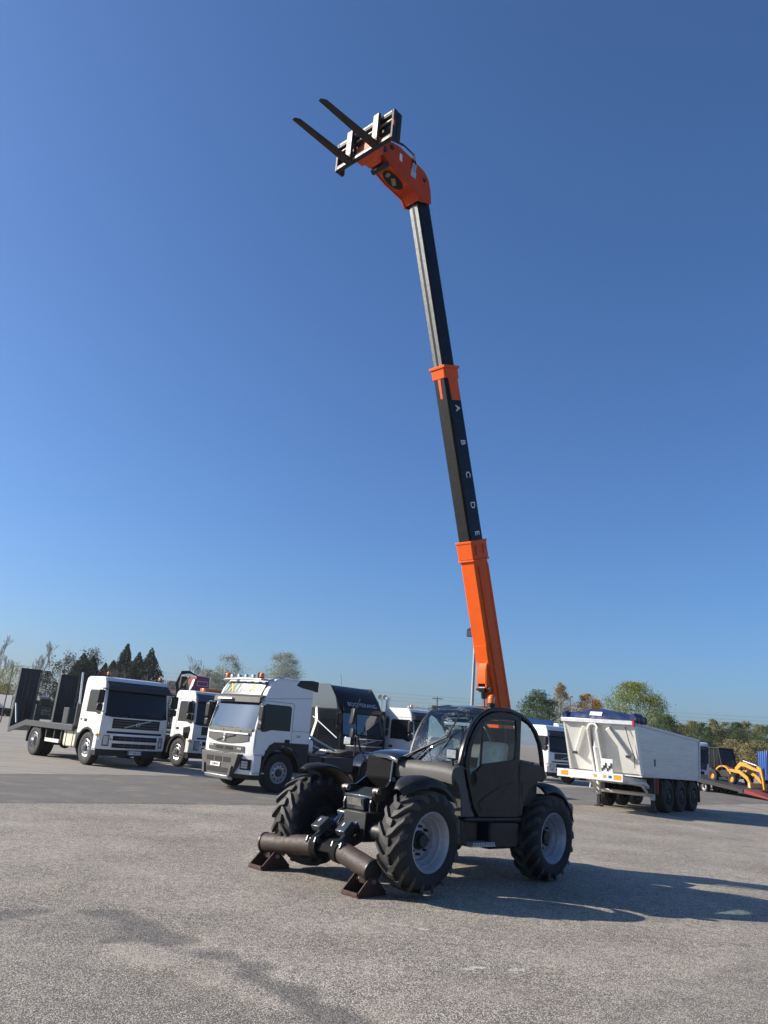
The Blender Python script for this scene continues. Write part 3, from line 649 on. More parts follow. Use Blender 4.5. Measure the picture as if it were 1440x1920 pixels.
    m = MB(); m.box(-.60,-.545,Y1-.05,Y1-.004,1.55,2.24); m.build('door_post', 'anthracite', T, bevel=.01)
    # front lower body beside the door, arch to the front wheel
    m = MB(); m.prism([(.72,1.50),(.94,1.47),(.93,1.33),(.80,1.24),(.72,1.06),(.70,.86),(.40,.86),(.5,.98),(.6,1.18),(.67,1.36)], 'y', Y0+.02, Y1-.004); m.build('front_side_panel', 'grey_plastic', T, bevel=.012)
    # dashboard cowl in front of the windscreen
    m = MB(); P = []
    for x, z in ((.70,1.49),(.80,1.505),(.93,1.49),(.985,1.45),(1.0,1.38),(.985,1.28)): P.append([(x,y,z-.02*abs((y-.6)/.46)**4) for y in np.linspace(.12,1.1,9)])
    m.slab(P, (-.04,0,-.02)); m.build('front_cowl', 'grey_plastic', T, angle=50)
    m = MB(); m.cyl((.92,.17,1.47),(.92,.17,1.515),.05,n=16); m.build('cowl_socket', 'black_plastic', T)
    # sill, tank box, step
    m = MB(); m.box(-.70,.60,Y0+.05,Y1-.01,.80,.858); m.build('cab_sill', 'black_paint', T, bevel=.02)
    m = MB(); m.prism([(-.68,.80),(-.70,.5),(-.62,.45),(.0,.45),(.02,.80)], 'y', .25, 1.04); m.build('tank_box', 'anthracite', T, bevel=.03)
    m = MB(); m.prism([(.12,.80),(.12,.50),(.46,.50),(.60,.70),(.60,.80)], 'y', .25, .92); m.build('battery_box', 'anthracite', T, bevel=.025)
    m = MB(); m.prism([(.60,.82),(.68,.82),(.62,.52),(.50,.50)], 'y', .7, 1.03); m.build('mud_guard', 'black_plastic', T, bevel=.01)
    m = MB()
    for k in range(9): m.box(-.08+.055*k,-.045+.055*k,.90,1.06,.505,.545)
    m.box(-.10,.44,.90,1.06,.49,.508); m.build('step', 'rim_steel', T)
    # mirrors, lamps, wipers, beacon
    m = MB(); m.obox((.90,1.02,1.62), (.085,.15,.13), ((.9,.3,0),(-.3,.9,0),(0,0,1))); hl = m.build('headlamp', 'black_plastic', T, bevel=.02)
    m = MB(); m.obox((.948,1.035,1.62), (.012,.125,.105), ((.9,.3,0),(-.3,.9,0),(0,0,1))); m.build('lens', 'lamp_lens', hl, bevel=.004)
    m = MB(); m.cyl((.89,1.02,1.47),(.89,1.02,1.57),.018,n=10); m.build('bracket', 'black_plastic', hl)
    m = MB(); m.obox((.93,-.88,1.66), (.085,.14,.12), ((.95,.2,0),(-.2,.95,0),(0,0,1))); hl = m.build('headlamp', 'black_plastic', T, bevel=.02)
    m = MB(); m.obox((.975,-.87,1.66), (.012,.115,.10), ((.95,.2,0),(-.2,.95,0),(0,0,1))); m.build('lens', 'lamp_lens', hl, bevel=.004)
    m = MB(); m.tube([(.82,-.60,1.40),(.84,-.72,1.55),(.84,-.80,1.72),(.82,-.86,1.74),(.80,-.92,1.66)], .016, 8); m.build('guard_rail', 'black_plastic', T)
    m = MB(); m.tube([(.76,-.92,1.45),(.72,-.95,1.75),(.74,-.98,2.1),(.72,-.94,2.28)], .012, 8); mp_ = m.build('mirror_arm', 'black_plastic', T)
    m = MB(); m.obox((.76,-1.02,2.02), (.05,.15,.25), ((.9,-.4,0),(.4,.9,0),(-.1,0,1))); m.obox((.76,-1.0,1.74), (.05,.13,.22), ((.9,-.4,0),(.4,.9,0),(0,0,1))); m.build('mirror', 'black_plastic', mp_, bevel=.03)
    for (p0, p1, p2) in (((.94,.20,1.52),(.76,.80,1.83),(.66,.90,2.12)),((.90,.24,1.52),(.77,.74,1.80),(.80,.62,1.50))):
        m = MB(); m.tube([p0,p1], .012, 6); m.tube([p1 if p2[2] > 2 else (.77,.85,1.80), p2], .012, 6); m.build('wiper', 'black_plastic', T)
    m = MB(); m.tube([(.86,.22,1.53),(.74,.78,1.86)], .007, 6); m.build('wiper', 'black_plastic', T)
    m = MB(); m.lathe([(.0,.0),(.062,.0),(.062,.05),(.05,.06),(.0,.06)], (-.12,.86,2.30), (0,0,1), 20); bc = m.build('beacon', 'black_plastic', T)
    m = MB(); m.lathe([(.048,.06),(.05,.12),(.042,.16),(.02,.178),(.0,.18)], (-.12,.86,2.30), (0,0,1), 20); m.build('lens', 'amber', bc, angle=60)
    # cab inside: seat, console, steering wheel
    m = MB(); m.prism([(.0,1.0),(.0,1.42),(-.28,1.45),(-.36,1.45),(-.46,1.84),(-.58,1.84),(-.54,1.35),(-.5,1.0)], 'y', .45, .90); m.build('seat', 'seat_wrap', T, bevel=.06, seg=3)
    m = MB(); m.box(-1.15,-.62,Y0+.06,Y1-.06,1.0,1.52); m.box(-.6,.7,Y0+.06,Y1-.06,.84,.93); m.build('cab_floor', 'black_plastic', T)
    m = MB(); m.lathe([(.17,-.015),(.185,0),(.17,.015),(.155,0)], (.36,.66,1.62), (.5,0,.85), 24, True); m.cyl((.36,.66,1.62),(.52,.66,1.35),.03,n=10); m.build('steering_wheel', 'black_plastic', T)
    m = MB(); m.box(.48,.70,.26,1.0,1.15,1.50); m.build('dashboard', 'black_plastic', T, bevel=.05)
    m = MB(); m.box(-.35,.3,.20,.36,1.0,1.52); m.cyl((.2,.28,1.5),(.24,.28,1.70),.02,n=8); m.build('side_console', 'grey_plastic', T, bevel=.03)
    before = set(o.name for o in T.children)
    # ---- boom
    ang = R(70.7); d = Vector((math.cos(ang),0,math.sin(ang))); f = Vector((math.sin(ang),0,-math.cos(ang))); BY = -.30
    O = Vector((-1.02,BY,5.10))      # axis point at the lip of the first section
    def at(s, a=0., y=0.): return O+d*s+f*a+Vector((0,y,0))
    def section(name, mat, s0, s1, w, h, ch, parent=T, taper=0., bev=.006):
        L = []
        for s in (s0, s1):
            hh = h/2; ww = w/2
            L.append([at(s,-hh+ch,-ww),at(s,hh-ch,-ww),at(s,hh,-ww+ch),at(s,hh,ww-ch),at(s,hh-ch,ww),at(s,-hh+ch,ww),at(s,-hh,ww-ch),at(s,-hh,-ww+ch)])
        m = MB(); m.loops(L); return m.build(name, mat, parent, bevel=bev, angle=25)
    b1 = section('boom_base', 'orange', -3.5, -.02, .285, .40, .012)
    section('collar', 'orange', -.30, .0, .325, .445, .012, b1); section('collar_rib', 'orange', -.335, -.305, .345, .455, .01, b1); section('collar_rib', 'orange', -.03, .012, .345, .46, .01, b1)
    m = MB(); m.bar(at(-3.4,-.17,.146),at(-.4,-.17,.146),.008,.05,f); m.build('side_rib', 'orange', b1)
    m = MB(); m.lathe([(.055,-.014),(.07,0),(.055,.014),(.04,0)], at(-1.15,-.235,.05), (0,1,0), 16, True); m.build('lifting_eye', 'orange_worn', b1)
    # welded doubler on the underside, ram bracket
    m = MB(); L = [at(-1.75,.2,-.13),at(-1.75,.2,.13),at(-2.25,.2,.12),at(-2.3,.2,-.12)]; m.add(L+[p+f*.012 for p in L], [(0,1,2,3),(7,6,5,4),(0,4,5,1),(1,5,6,2),(2,6,7,3),(3,7,4,0)]); m.build('doubler_plate', 'orange', b1, bevel=.003)
    m = MB()
    for y in (-.085, .085):
        P = [at(-2.0,.2,y-.016),at(-2.1,.25,y-.016),at(-2.42,.33,y-.016),at(-2.5,.30,y-.016),at(-2.55,.2,y-.016)]; m.loops([P,[p+Vector((0,.032,0)) for p in P]])
    P = [at(-2.02,.2,-.085),at(-2.12,.26,-.085),at(-2.36,.32,-.085),at(-2.36,.2,-.085)]; m.loops([P,[p+Vector((0,.17,0)) for p in P]])
    m.build('ram_lug', 'orange', b1, bevel=.006)
    rp = at(-2.45,.285); rb = Vector((-1.86,BY,1.25)); rd = (rb-rp).normalized()
    m = MB(); m.cyl(rp+Vector((0,-.13,0)),rp+Vector((0,.13,0)),.035,n=14); m.cyl(rp+Vector((0,-.065,0)),rp+Vector((0,.065,0)),.062,n=18); m.cyl(rp,rp+rd*.16,.05,n=16); m.build('lift_ram_eye', 'black_gloss', T, angle=40)
    m = MB(); m.cyl(rp+rd*.14,rp+rd*.95,.038,n=18); m.build('lift_ram_rod', 'chrome', T)
    m = MB(); m.cyl(rp+rd*.9,rb,.07,n=18); m.build('lift_ram_barrel', 'black_paint', T)
    for a_, y_ in ((.10,.1735),(-.12,.1735)):
        m = MB(); P = [at(-.24,a_-.035,y_-.004),at(-.24,a_+.035,y_-.004),at(-.08,a_+.035,y_-.004),at(-.08,a_-.035,y_-.004)]; m.loops([P,[p+Vector((0,.012,0)) for p in P]]); m.build('wear_pad', 'orange_worn', b1)
    for s_ in (-.6,-1.3,-1.95):
        m = MB(); m.cyl(at(s_,.02,.140),at(s_,.02,.150),.018,n=8); m.build('plug', 'orange_worn', b1)
    m = MB(); m.tube([at(-3.2,.10,.152),at(-2.2,.10,.156),at(-1.2,.10,.152),at(-.42,.10,.154)], .010, 6); m.build('boom_pipe', 'orange_worn', b1)
    # second and third sections
    b2 = section('boom_section', 'boom_side', -.4, 3.02, .27, .375, .03)
    m = MB(); 
    for y0, y1 in ((-.10,.10),):
        L = [at(.0,.1875,y0),at(.0,.1875,y1),at(2.95,.1875,y1),at(2.95,.1875,y0)]; m.add(L+[p+f*.004 for p in L], [(0,1,2,3),(7,6,5,4),(0,4,5,1),(1,5,6,2),(2,6,7,3),(3,7,4,0)])
    m.build('underside_face', 'boom_black', b2)
    section('collar', 'orange', 2.80, 3.0, .295, .40, .02, b2); section('collar_rib', 'orange', 2.97, 3.02, .345, .43, .008, b2)
    m = MB(); P = [at(2.42,-.14,.1355),at(2.42,.10,.1355),at(2.82,.12,.1355),at(2.82,-.15,.1355)]; m.loops([P,[p+Vector((0,.004,0)) for p in P]]); m.build('side_patch', 'orange', b2)
    m = MB(); P = [at(2.46,.192,-.025),at(2.46,.192,.02),at(2.8,.192,.03),at(2.8,.192,-.03)]; m.loops([P,[p+f*.004 for p in P]]); m.build('underside_patch', 'orange_worn', b2)
    for ch, s in zip('ABCDE', (2.28,1.69,1.13,.61,.13)):
        text('letter', ch, .17, 'letter_white', b2, at(s,-.02,.1385), -d, -f, .004)
    b3 = section('boom_section', 'boom_side', 2.5, 6.12, .232, .33, .026)
    m = MB()
    for y0, y1, q in ((-.022,.022,'boom_black'),):
        L = [at(3.02,.165,y0),at(3.02,.165,y1),at(6.0,.165,y1),at(6.0,.165,y0)]; m.add(L+[p+f*.004 for p in L], [(0,1,2,3),(7,6,5,4),(0,4,5,1),(1,5,6,2),(2,6,7,3),(3,7,4,0)])
    m.build('underside_face', 'boom_black', b3)
    for y0, y1 in ((-.088,-.024),(.024,.088)):
        m = MB(); L = [at(3.02,.165,y0),at(3.02,.165,y1),at(5.8,.165,y1),at(5.8,.165,y0)]; m.add(L+[p+f*.003 for p in L], [(0,1,2,3),(7,6,5,4),(0,4,5,1),(1,5,6,2),(2,6,7,3),(3,7,4,0)]); m.build('wear_strip', 'wear_strip', b3)
    # head: two cheek plates around a hollow gooseneck
    low = [(1.10,10.54),(1.20,10.66),(1.38,10.68),(1.62,10.70),(1.84,10.76),(2.08,10.86)]
    upp = [(.80,10.66),(.84,10.90),(.91,11.08),(1.02,11.17),(1.38,11.22),(1.70,11.24),(1.94,11.18),(2.10,11.04),(2.12,10.94)]
    outl = low+upp[::-1]
    hd = None
    for y in (BY-.18, BY+.15):
        m = MB(); m.prism(outl, 'y', y, y+.03); o = m.build('boom_head', 'orange_head_shaded', T, bevel=.006)
        hd = o if hd is None else hd
    m = MB(); P = [[(x,yy,z) for yy in (BY-.15,BY+.15)] for x, z in [(.82,10.66),(.86,10.90),(.93,11.07),(1.03,11.15),(1.38,11.20),(1.70,11.22)]]; m.slab(P, (.02,0,-.02)); m.build('head_back_plate', 'orange_head_shaded', hd)
    m = MB(); P = [[(x,yy,z) for yy in (BY-.15,BY+.15)] for x, z in [(1.10,10.56),(1.20,10.68),(1.38,10.70)]]; m.slab(P, (-.02,0,.02)); m.build('head_throat_plate', 'orange_head_shaded', hd)
    m = MB(); P = [[(x,yy,z) for yy in (BY-.15,BY+.15)] for x, z in [(1.38,10.70),(1.62,10.72),(1.84,10.78)]]; m.slab(P, (0,0,.02)); m.build('head_belly_plate', 'orange_worn', hd)
    # dark oval pocket with a worn plate under the head
    m = MB(); pts = []
    for k in range(20):
        a = 2*math.pi*k/20; pts.append((1.60+.22*math.cos(a), BY+.115*math.sin(a)))
    m.add([(x_, y_, 10.672+.14*(x_-1.38)+(.05*(x_-1.62) if x_ > 1.62 else 0)) for x_, y_ in pts], [tuple(range(20))])
    m.build('belly_opening', 'hole_black', hd)
    m = MB(); m.obox((1.58,BY,10.69), (.15,.07,.008), ((.8,.5,.1),(-.5,.8,0),(0,0,1))); m.obox((1.74,BY+.02,10.712), (.06,.10,.008), ((.9,-.4,.12),(.4,.9,0),(0,0,1))); m.build('worn_plate', 'bare_steel', hd)
    m = MB(); m.cyl((1.70,BY-.05,10.82),(2.12,BY-.05,10.94),.05,n=14); m.cyl((1.92,BY-.16,10.74),(1.92,BY+.16,10.74),.05,n=14); m.build('tilt_ram', 'dark_steel', hd, angle=40)
    m = MB()
    for x, z, r in ((1.02,11.0,.035),(1.86,11.10,.045),(2.02,10.95,.05)): m.cyl((x,BY-.195,z),(x,BY+.195,z),r,n=14)
    m.build('head_pins', 'dark_steel', hd)['kind'] = 'stuff'
    m = MB(); m.prism([(1.60,10.98),(1.66,10.99),(1.67,11.12),(1.61,11.12)], 'y', BY+.18, BY+.184); m.build('sticker', 'plate_white', hd)
    m = MB()
    for o in (0, .05): m.tube([(1.30+o,BY+.19,10.98),(1.29+o,BY+.20,11.14),(1.34+o,BY+.19,11.30),(1.52+o,BY+.14,11.38),(1.85+o,BY+.05,11.36),(2.12,BY,11.22)], .014, 7)
    m.build('head_hose', 'hose', hd)
    m = MB()
    for o in (0, .05): m.cyl((1.30+o,BY+.195,10.98),(1.29+o,BY+.20,11.12),.021,n=10)
    m.box(1.26,1.38,BY+.18,BY+.20,10.86,10.99); m.build('hose_coupling', 'galvanised', hd)
    # fork carriage
    cx, cy, z0, z1, hw = 2.33, -.26, 10.70, 11.20, .62
    C = MB()
    for z in (z0+.03, z1-.03): C.box(cx-.04,cx+.03,cy-hw,cy+hw,z-.04,z+.04)
    for y in (cy-hw, cy+hw): C.box(cx-.05,cx+.035,y-.022,y+.022,z0-.02,z1+.02)
    C.box(cx-.03,cx+.01,cy-.26,cy-.22,z0,z1); C.box(cx-.03,cx+.01,cy+.22,cy+.26,z0,z1)
    car = C.build('fork_carriage', 'dark_steel', T, bevel=.006)
    m = MB(); m.box(cx-.20,cx-.05,cy-.24,cy+.24,z0+.02,z1-.05); m.box(cx-.3,cx-.15,cy-.16,cy+.1,z0,z1-.1); m.build('quick_hitch', 'orange_worn', car, bevel=.02); m = MB(); m.box(cx-.14,cx-.05,cy-hw+.04,cy+hw-.04,z1-.22,z1-.06); m.build('hitch_beam', 'black_paint', car)
    for za, zb in ((z0-.005,z0+.035),(z1-.03,z1+.005)):
        m = MB(); m.box(cx+.031,cx+.036,cy-hw+.03,cy+hw-.03,za,zb); m.build('rail_face', 'bare_steel', car)
    for ya in (cy+hw, cy-hw):
        m = MB(); m.box(cx-.14,cx-.055,ya-.03,ya+.03,z0-.01,z1-.0); m.build('side_stop', 'dark_steel', car, bevel=.006)
    m = MB(); m.box(cx+.0,cx+.04,cy+hw+.022,cy+hw+.028,z0+.2,z0+.3); m.build('side_mark', 'orange_worn', car)
    m = MB(); m.cyl((cx-.02,cy-hw,z1-.12),(cx-.02,cy+hw,z1-.12),.022,n=12); m.build('fork_shaft', 'bare_steel', car)
    for y in (cy-.29, cy+.30):
        F = MB(); F.prism([(cx+.04,z0-.045),(cx+.04,z1+.06),(cx+.085,z1+.06),(cx+.09,z0+.02),(cx+1.15,z0-.005),(cx+1.24,z0-.03),(cx+1.24,z0-.045)], 'y', y-.062, y+.062)
        fk = F.build('fork', 'fork_steel', T, bevel=.01)
        for i, v in enumerate(fk.data.vertices):
            if v.co.x > cx+1.2: v.co.y = y+(v.co.y-y)*.45
        m = MB(); m.box(cx+.087,cx+.093,y-.055,y+.055,z0+.08,z1+.05); m.build('fork_face', 'bare_steel', fk)
    # the front is jacked up a little by the stabilisers; boom and stabilisers are laid out level
    level += [o for o in T.children if o.name not in before]
    pit = Matrix.Translation((-1.4,0,0)) @ Matrix.Rotation(R(-1.1), 4, 'Y') @ Matrix.Translation((1.4,0,0)); inv = pit.inverted()
    T.matrix_world = Matrix.Translation((1.022,11.785,0)) @ Matrix.Rotation(R(225.8), 4, 'Z') @ pit
    for o in level: o.matrix_basis = inv @ o.matrix_basis
    return T
telehandler()

# ------------------------------------------------------------------ lorries (local frame: x forward, front axle at x = 0, y to their left)
def truck_wheel(parent, x, y, side, rad=.52, wd=.30, rim='rim_steel', dual=False, holes=10, low=False):
    w = bpy.data.objects.new('wheel', None); COL.objects.link(w); w.parent = parent; w.location = (x, y, rad); w.rotation_euler = (0, 0, 0 if side > 0 else math.pi); w.empty_display_size = .1
    h = wd/2; n = 24 if low else 40
    t = MB()
    def ty(o): t.lathe([(.28,o-h*.8),(.33,o-h*.97),(rad*.84,o-h),(rad*.95,o-h*.9),(rad,o-h*.66),(rad,o-h*.3),(rad*.985,o-h*.26),(rad,o-h*.2),(rad,o+h*.2),(rad*.985,o+h*.26),(rad,o+h*.3),(rad,o+h*.66),(rad*.95,o+h*.9),(rad*.84,o+h),(.33,o+h*.97),(.28,o+h*.8)], (0,0,0), (0,1,0), n)
    ty(0)
    if dual: ty(-wd-.03)
    t.build('tyre', 'rubber', w, angle=35)
    r = MB()
    if dual: r.lathe([(.295,h*.5),(.295,h*.92),(.285,h*.95),(.275,h*.8),(.262,-.0),(.25,-h*.7),(.12,-h*.75),(.1,-h*.3),(.02,-h*.28)], (0,0,0), (0,1,0), n)
    else: r.lathe([(.295,-h*.5),(.295,h*.92),(.285,h*.95),(.275,h*.8),(.255,h*.45),(.235,h*.5),(.205,h*.85),(.15,h*.95),(.13,h*.8),(.02,h*.8)], (0,0,0), (0,1,0), n)
    r.build('rim', rim, w, angle=45)
    if not low:
        q = MB(); a0 = h*.86 if not dual else -h*.72; R0 = .195
        for k in range(holes):
            a = 2*math.pi*(k+.5)/holes; c = Vector((R0*math.cos(a),a0-.012,R0*math.sin(a))); q.cyl(c, c+Vector((0,.024,0)), .022, n=10)
        o = q.build('rim_holes', 'hole_black', w); o['kind'] = 'stuff'
    q = MB(); y0 = h*.8 if not dual else -h*.3; q.cyl((0,y0-.02,0),(0,y0+.06,0),.115,.095,18); q.build('hub', 'chassis' if rim != 'rim_alu' else 'dark_steel', w, bevel=.01)
    return w

class Cab:
    """forward-control cab: curved front, flat sides"""
    def __init__(s, T, mat, xf=1.05, xr=-.75, W=2.4, z0=.95, zs=1.65, zt=2.5, ztop=2.85, rake=.30, roof_rake=.25, bow=.14, arch=.66, taper=.035, top_mat=None):
        s.T = T; s.xf = xf; s.xr = xr; s.W = W; s.z0 = z0; s.zs = zs; s.zt = zt; s.ztop = ztop; s.rake = rake; s.rr = roof_rake; s.bow = bow; s.taper = taper
        A = [(arch*math.cos(R(a)), .52+arch*math.sin(R(a))) for a in (25,45,65,90,115,135,150)]
        A = [(x, max(z, z0)) for x, z in A]
        prof = [(xf-.02,z0-.15),(xf,1.15),(xf-.01,zs),(xf-rake,zt),(xf-rake-roof_rake*.35,(zt+ztop)/2),(xf-rake-roof_rake,ztop-.03),(xf-rake-roof_rake-.15,ztop),(xr+.18,ztop),(xr+.04,ztop-.06),(xr,ztop-.25),(xr,z0)]
        bot = [(x, z) for x, z in A[::-1] if x > xr+.02]
        prof += [(max(p[0], xr+.02), p[1]) for p in bot] + [(.62,z0-.15)]
        ys = [-1,-.93,-.75,-.45,0,.45,.75,.93,1]
        L = []
        for t in ys:
            L.append([(s.px(x, t), s.hw(z)*t, z) for x, z in prof])
        m = MB(); m.loops(L); s.body = m.build('cab_body', mat, T, bevel=.035, angle=40, seg=2)
        s.prof = prof
    def hw(s, z): return s.W/2*(1-s.taper*max(0., z-1.3)/1.5)
    def px(s, x, t):
        k = max(0., min(1., (x-.25)/(s.xf-.25))); return x-s.bow*k*abs(t)**2.6
    def front(s, y, z):
        p = [(s.xf-.02,s.z0-.15),(s.xf,1.15),(s.xf-.01,s.zs),(s.xf-s.rake,s.zt),(s.xf-s.rake-s.rr*.35,(s.zt+s.ztop)/2),(s.xf-s.rake-s.rr,s.ztop-.03)]
        x = p[0][0] if z < p[0][1] else p[-1][0]
        for (x0, z0), (x1, z1) in zip(p[:-1], p[1:]):
            if z0 <= z <= z1: x = x0+(x1-x0)*(z-z0)/(z1-z0)
        t = y/s.hw(z); return Vector((s.px(x, t), y, z))
    def fpanel(s, name, y0, y1, z0, z1, mat, off=.006, th=.02, parent=None, ny=10, nz=3, tb=None, bevel=0., curve=0.):
        """panel on the curved front; tb = (y0,y1) at the top if tapered; curve droops the lower edge in the middle"""
        P = []
        for j in range(nz+1):
            f = j/nz; a = y0+(tb[0]-y0)*f if tb else y0; b = y1+(tb[1]-y1)*f if tb else y1; row = []
            for i in range(ny+1):
                yy = a+(b-a)*i/ny; zz = z0+(z1-z0)*f
                if curve: zz -= curve*(1-f)*(1-((yy-(a+b)/2)/((b-a)/2))**2)
                row.append(s.front(yy, zz)+Vector((off,0,0)))
            P.append(row)
        m = MB(); m.slab(P, (-th-off,0,0)); return m.build(name, mat, parent or s.T, bevel=bevel, angle=40)
    def spanel(s, name, poly, side, mat, off=.004, th=.02, parent=None, bevel=0.):
        m = MB(); P = [[Vector((x, side*(s.hw(z)+off), z)) for x, z in poly], [Vector((x, side*(s.hw(z)-th), z)) for x, z in poly]]
        m.loops(P); return m.build(name, mat, parent or s.T, bevel=bevel, angle=35)
    def seam(s, pts, side, w=.010):
        for a, b in zip(pts[:-1], pts[1:]):
            m = MB(); m.bar((a[0],side*(s.hw(a[1])+.001),a[1]),(b[0],side*(s.hw(b[1])+.001),b[1]),.004,w,(0,side,0) if False else (Vector((0,side,0)).cross(Vector((b[0]-a[0],0,b[1]-a[1])))))
            m.build('panel_gap', 'hole_black', s.body)
def mirror(cab, side, mat='black_plastic', big=True, z=2.05, x=None, out=.17, arm_mat='black_plastic'):
    x = cab.xf-cab.rake*.9 if x is None else x; y = side*(cab.W/2+out)
    m = MB(); m.tube([(x-.02,side*(cab.hw(z+.33)-.05),z+.33),(x+.05,y*.98,z+.34),(x+.08,y,z+.28),(x+.08,y,z-.3),(x+.05,y*.98,z-.36),(x-.02,side*(cab.hw(z-.38)-.05),z-.38)], .018, 8); a = m.build('mirror_arm', arm_mat, cab.T)
    m = MB(); m.box(x-.03,x+.10,y-.11,y+.11,z-.12,z+.30); m.build('mirror_housing', mat, a, bevel=.04, seg=3)
    m = MB(); m.box(x-.02,x+.10,y-.10,y+.10,z-.36,z-.15); m.build('mirror_housing', mat, a, bevel=.04, seg=3)
def beacon(T, x, y, z, r=.07, h=.15):
    m = MB(); m.lathe([(0,0),(r*.9,0),(r*.9,.04),(0,.04)], (x,y,z), (0,0,1), 14); b = m.build('beacon', 'black_plastic', T)
    m = MB(); m.lathe([(r*.8,.04),(r*.85,h*.7),(r*.6,h*.95),(0,h)], (x,y,z), (0,0,1), 14); m.build('lens', 'amber', b, angle=60)
def ring_badge(cab, T, z, y0, y1, z0, z1, mat='rim_steel'):
    """ring emblem with its diagonal bar across the grille"""
    a = cab.front(y0,z0)+Vector((.03,0,0)); b = cab.front(y1,z1)+Vector((.03,0,0)); m = MB(); m.bar(a, b, .02, .035); d = m.build('diagonal_bar', mat, T)
    c = cab.front(0,z)+Vector((.045,0,0)); m = MB(); m.lathe([(.055,-.012),(.072,0),(.055,.012),(.045,0)], c, (1,0,0), 20, True); m.build('emblem', 'chrome', d)
def plate(T, c, w, h, s, mat='plate_white', n=(1,0,0), xd=(0,1,0), blue=True, size=None, label=None):
    m = MB(); x = Vector(xd); nn = Vector(n); u = nn.cross(x)
    m.obox(c, (w,.012,h), (x,nn,u)); p = m.build('number_plate', mat, T)
    if blue:
        for sg in (-1, 1):
            m = MB(); m.obox(Vector(c)+x*sg*w*.46+nn*.004, (w*.08,.012,h*.98), (x,nn,u)); m.build('plate_band', 'plate_blue', p)
    if s: text('plate_lettering', s, size or h*.80, 'letter_black', p, Vector(c)+nn*.012, x, u, .003)
    return p
def chassis_rails(T, x0, x1, z=.92, h=.26):
    for y in (-.42, .42):
        m = MB(); m.box(x0, x1, y-.045, y+.045, z-h/2, z+h/2); m.build('chassis_rail', 'chassis', T)
def steer_axle(T, rim='rim_steel', rad=.52, low=False, y=1.02):
    truck_wheel(T, 0, y, 1, rad, rim=rim, low=low); truck_wheel(T, 0, -y, -1, rad, rim=rim, low=low)
    m = MB(); m.box(-.08,.08,-.85,.85,rad-.12,rad+.05); m.build('front_axle', 'chassis', T)
def drive_axle(T, x, rim='rim_steel', rad=.52, low=False):
    truck_wheel(T, x, 1.06, 1, rad, .27, rim, True, low=low); truck_wheel(T, x, -1.06, -1, rad, .27, rim, True, low=low)
    m = MB(); m.cyl((x,-.6,rad),(x,.6,rad),.13,n=12); m.ball((x,0,rad),.24,12,8); m.build('drive_axle', 'chassis', T)

def fm_face(c, T, white='white_paint', plate_text=None, bumper_z=(.42,1.06), lowplate=True):
    """older rounded face: grille with diagonal bar, white bumper with two dark slots, tall headlamps"""
    g = c.fpanel('grille', -.86, .86, 1.22, 1.53, 'black_plastic', .008, .03)
    for z in (1.29, 1.375, 1.46): c.fpanel('grille_bar', -.82, .82, z-.018, z+.018, 'grey_plastic', .02, .02, g, nz=1)
    f = c.fpanel('grille_frame', -.92, .92, 1.53, 1.565, white, .025, .03, nz=1); c.fpanel('grille_frame', -.92, .92, 1.185, 1.22, white, .025, .03, nz=1)
    ring_badge(c, T, 1.375, -.45, .48, 1.26, 1.52)
    c.fpanel('face_gap', -1.0, 1.0, 1.06, 1.125, 'hole_black', .004, .02, nz=1)
    # bumper shell
    zb0, zb1 = bumper_z; Y = np.linspace(-1.24, 1.24, 17); P = []
    for z in (zb0+.14, zb0+.22, zb1-.1, zb1): P.append([(c.xf+.07-.30*abs(y/1.24)**3.2-(.02 if z in (zb0+.14, zb1) else 0), y, z) for y in Y])
    m = MB(); m.slab(P, (-.22,0,0)); b = m.build('bumper', white, T, bevel=.012, angle=40)
    P = [[(c.xf+.05-.30*abs(y/1.2)**3.2, y, z) for y in np.linspace(-1.2,1.2,15)] for z in (zb0-.06, zb0+.138)]
    m = MB(); m.slab(P, (-.2,0,0)); m.build('bumper_skirt', 'black_plastic', b)
    def bp_(name, y0, y1, z0, z1, mat, off=.01, par=b):
        P = [[(c.xf+.07-.30*abs(y/1.24)**3.2+off, y, z) for y in np.linspace(y0,y1,9)] for z in (z0, z1)]
        m = MB(); m.slab(P, (-.03-off,0,0)); return m.build(name, mat, par, bevel=.004)
    for z0, z1 in ((.62,.76),(.84,.99)):
        q = bp_('bumper_slot', -.80, .80, z0, z1, 'hole_black', .006)
        bp_('slot_bar', -.62, .62, (z0+z1)/2-.012, (z0+z1)/2+.012, 'grey_plastic', .014)
        for y in (-.4,-.13,.13,.4): bp_('slot_rib', y-.012, y+.012, z0, z1, 'grey_plastic', .013)
    for sg in (-1, 1):
        a, e = (sg*.90, sg*1.09) if sg > 0 else (sg*1.09, sg*.90)
        h = bp_('headlamp', a, e, .66, 1.0, 'grey_plastic', .008); 
        q = bp_('lamp_glass', a+.02, e-.02, .70, .98, 'lamp_lens', .016)
        bp_('fog_lamp', sg*.86-.02, sg*.86+.02, .86, .90, 'hole_black', .012)
        m = MB(); m.obox((c.xf-.20,sg*1.225,.98), (.16,.02,.06), ((.8,-sg*.6,0),(sg*.6,.8,0),(0,0,1))); m.build('indicator', 'reflector_orange', b)
    if plate_text: plate(T, (c.xf+.068,.02,zb0+.06), .52, .115, plate_text)
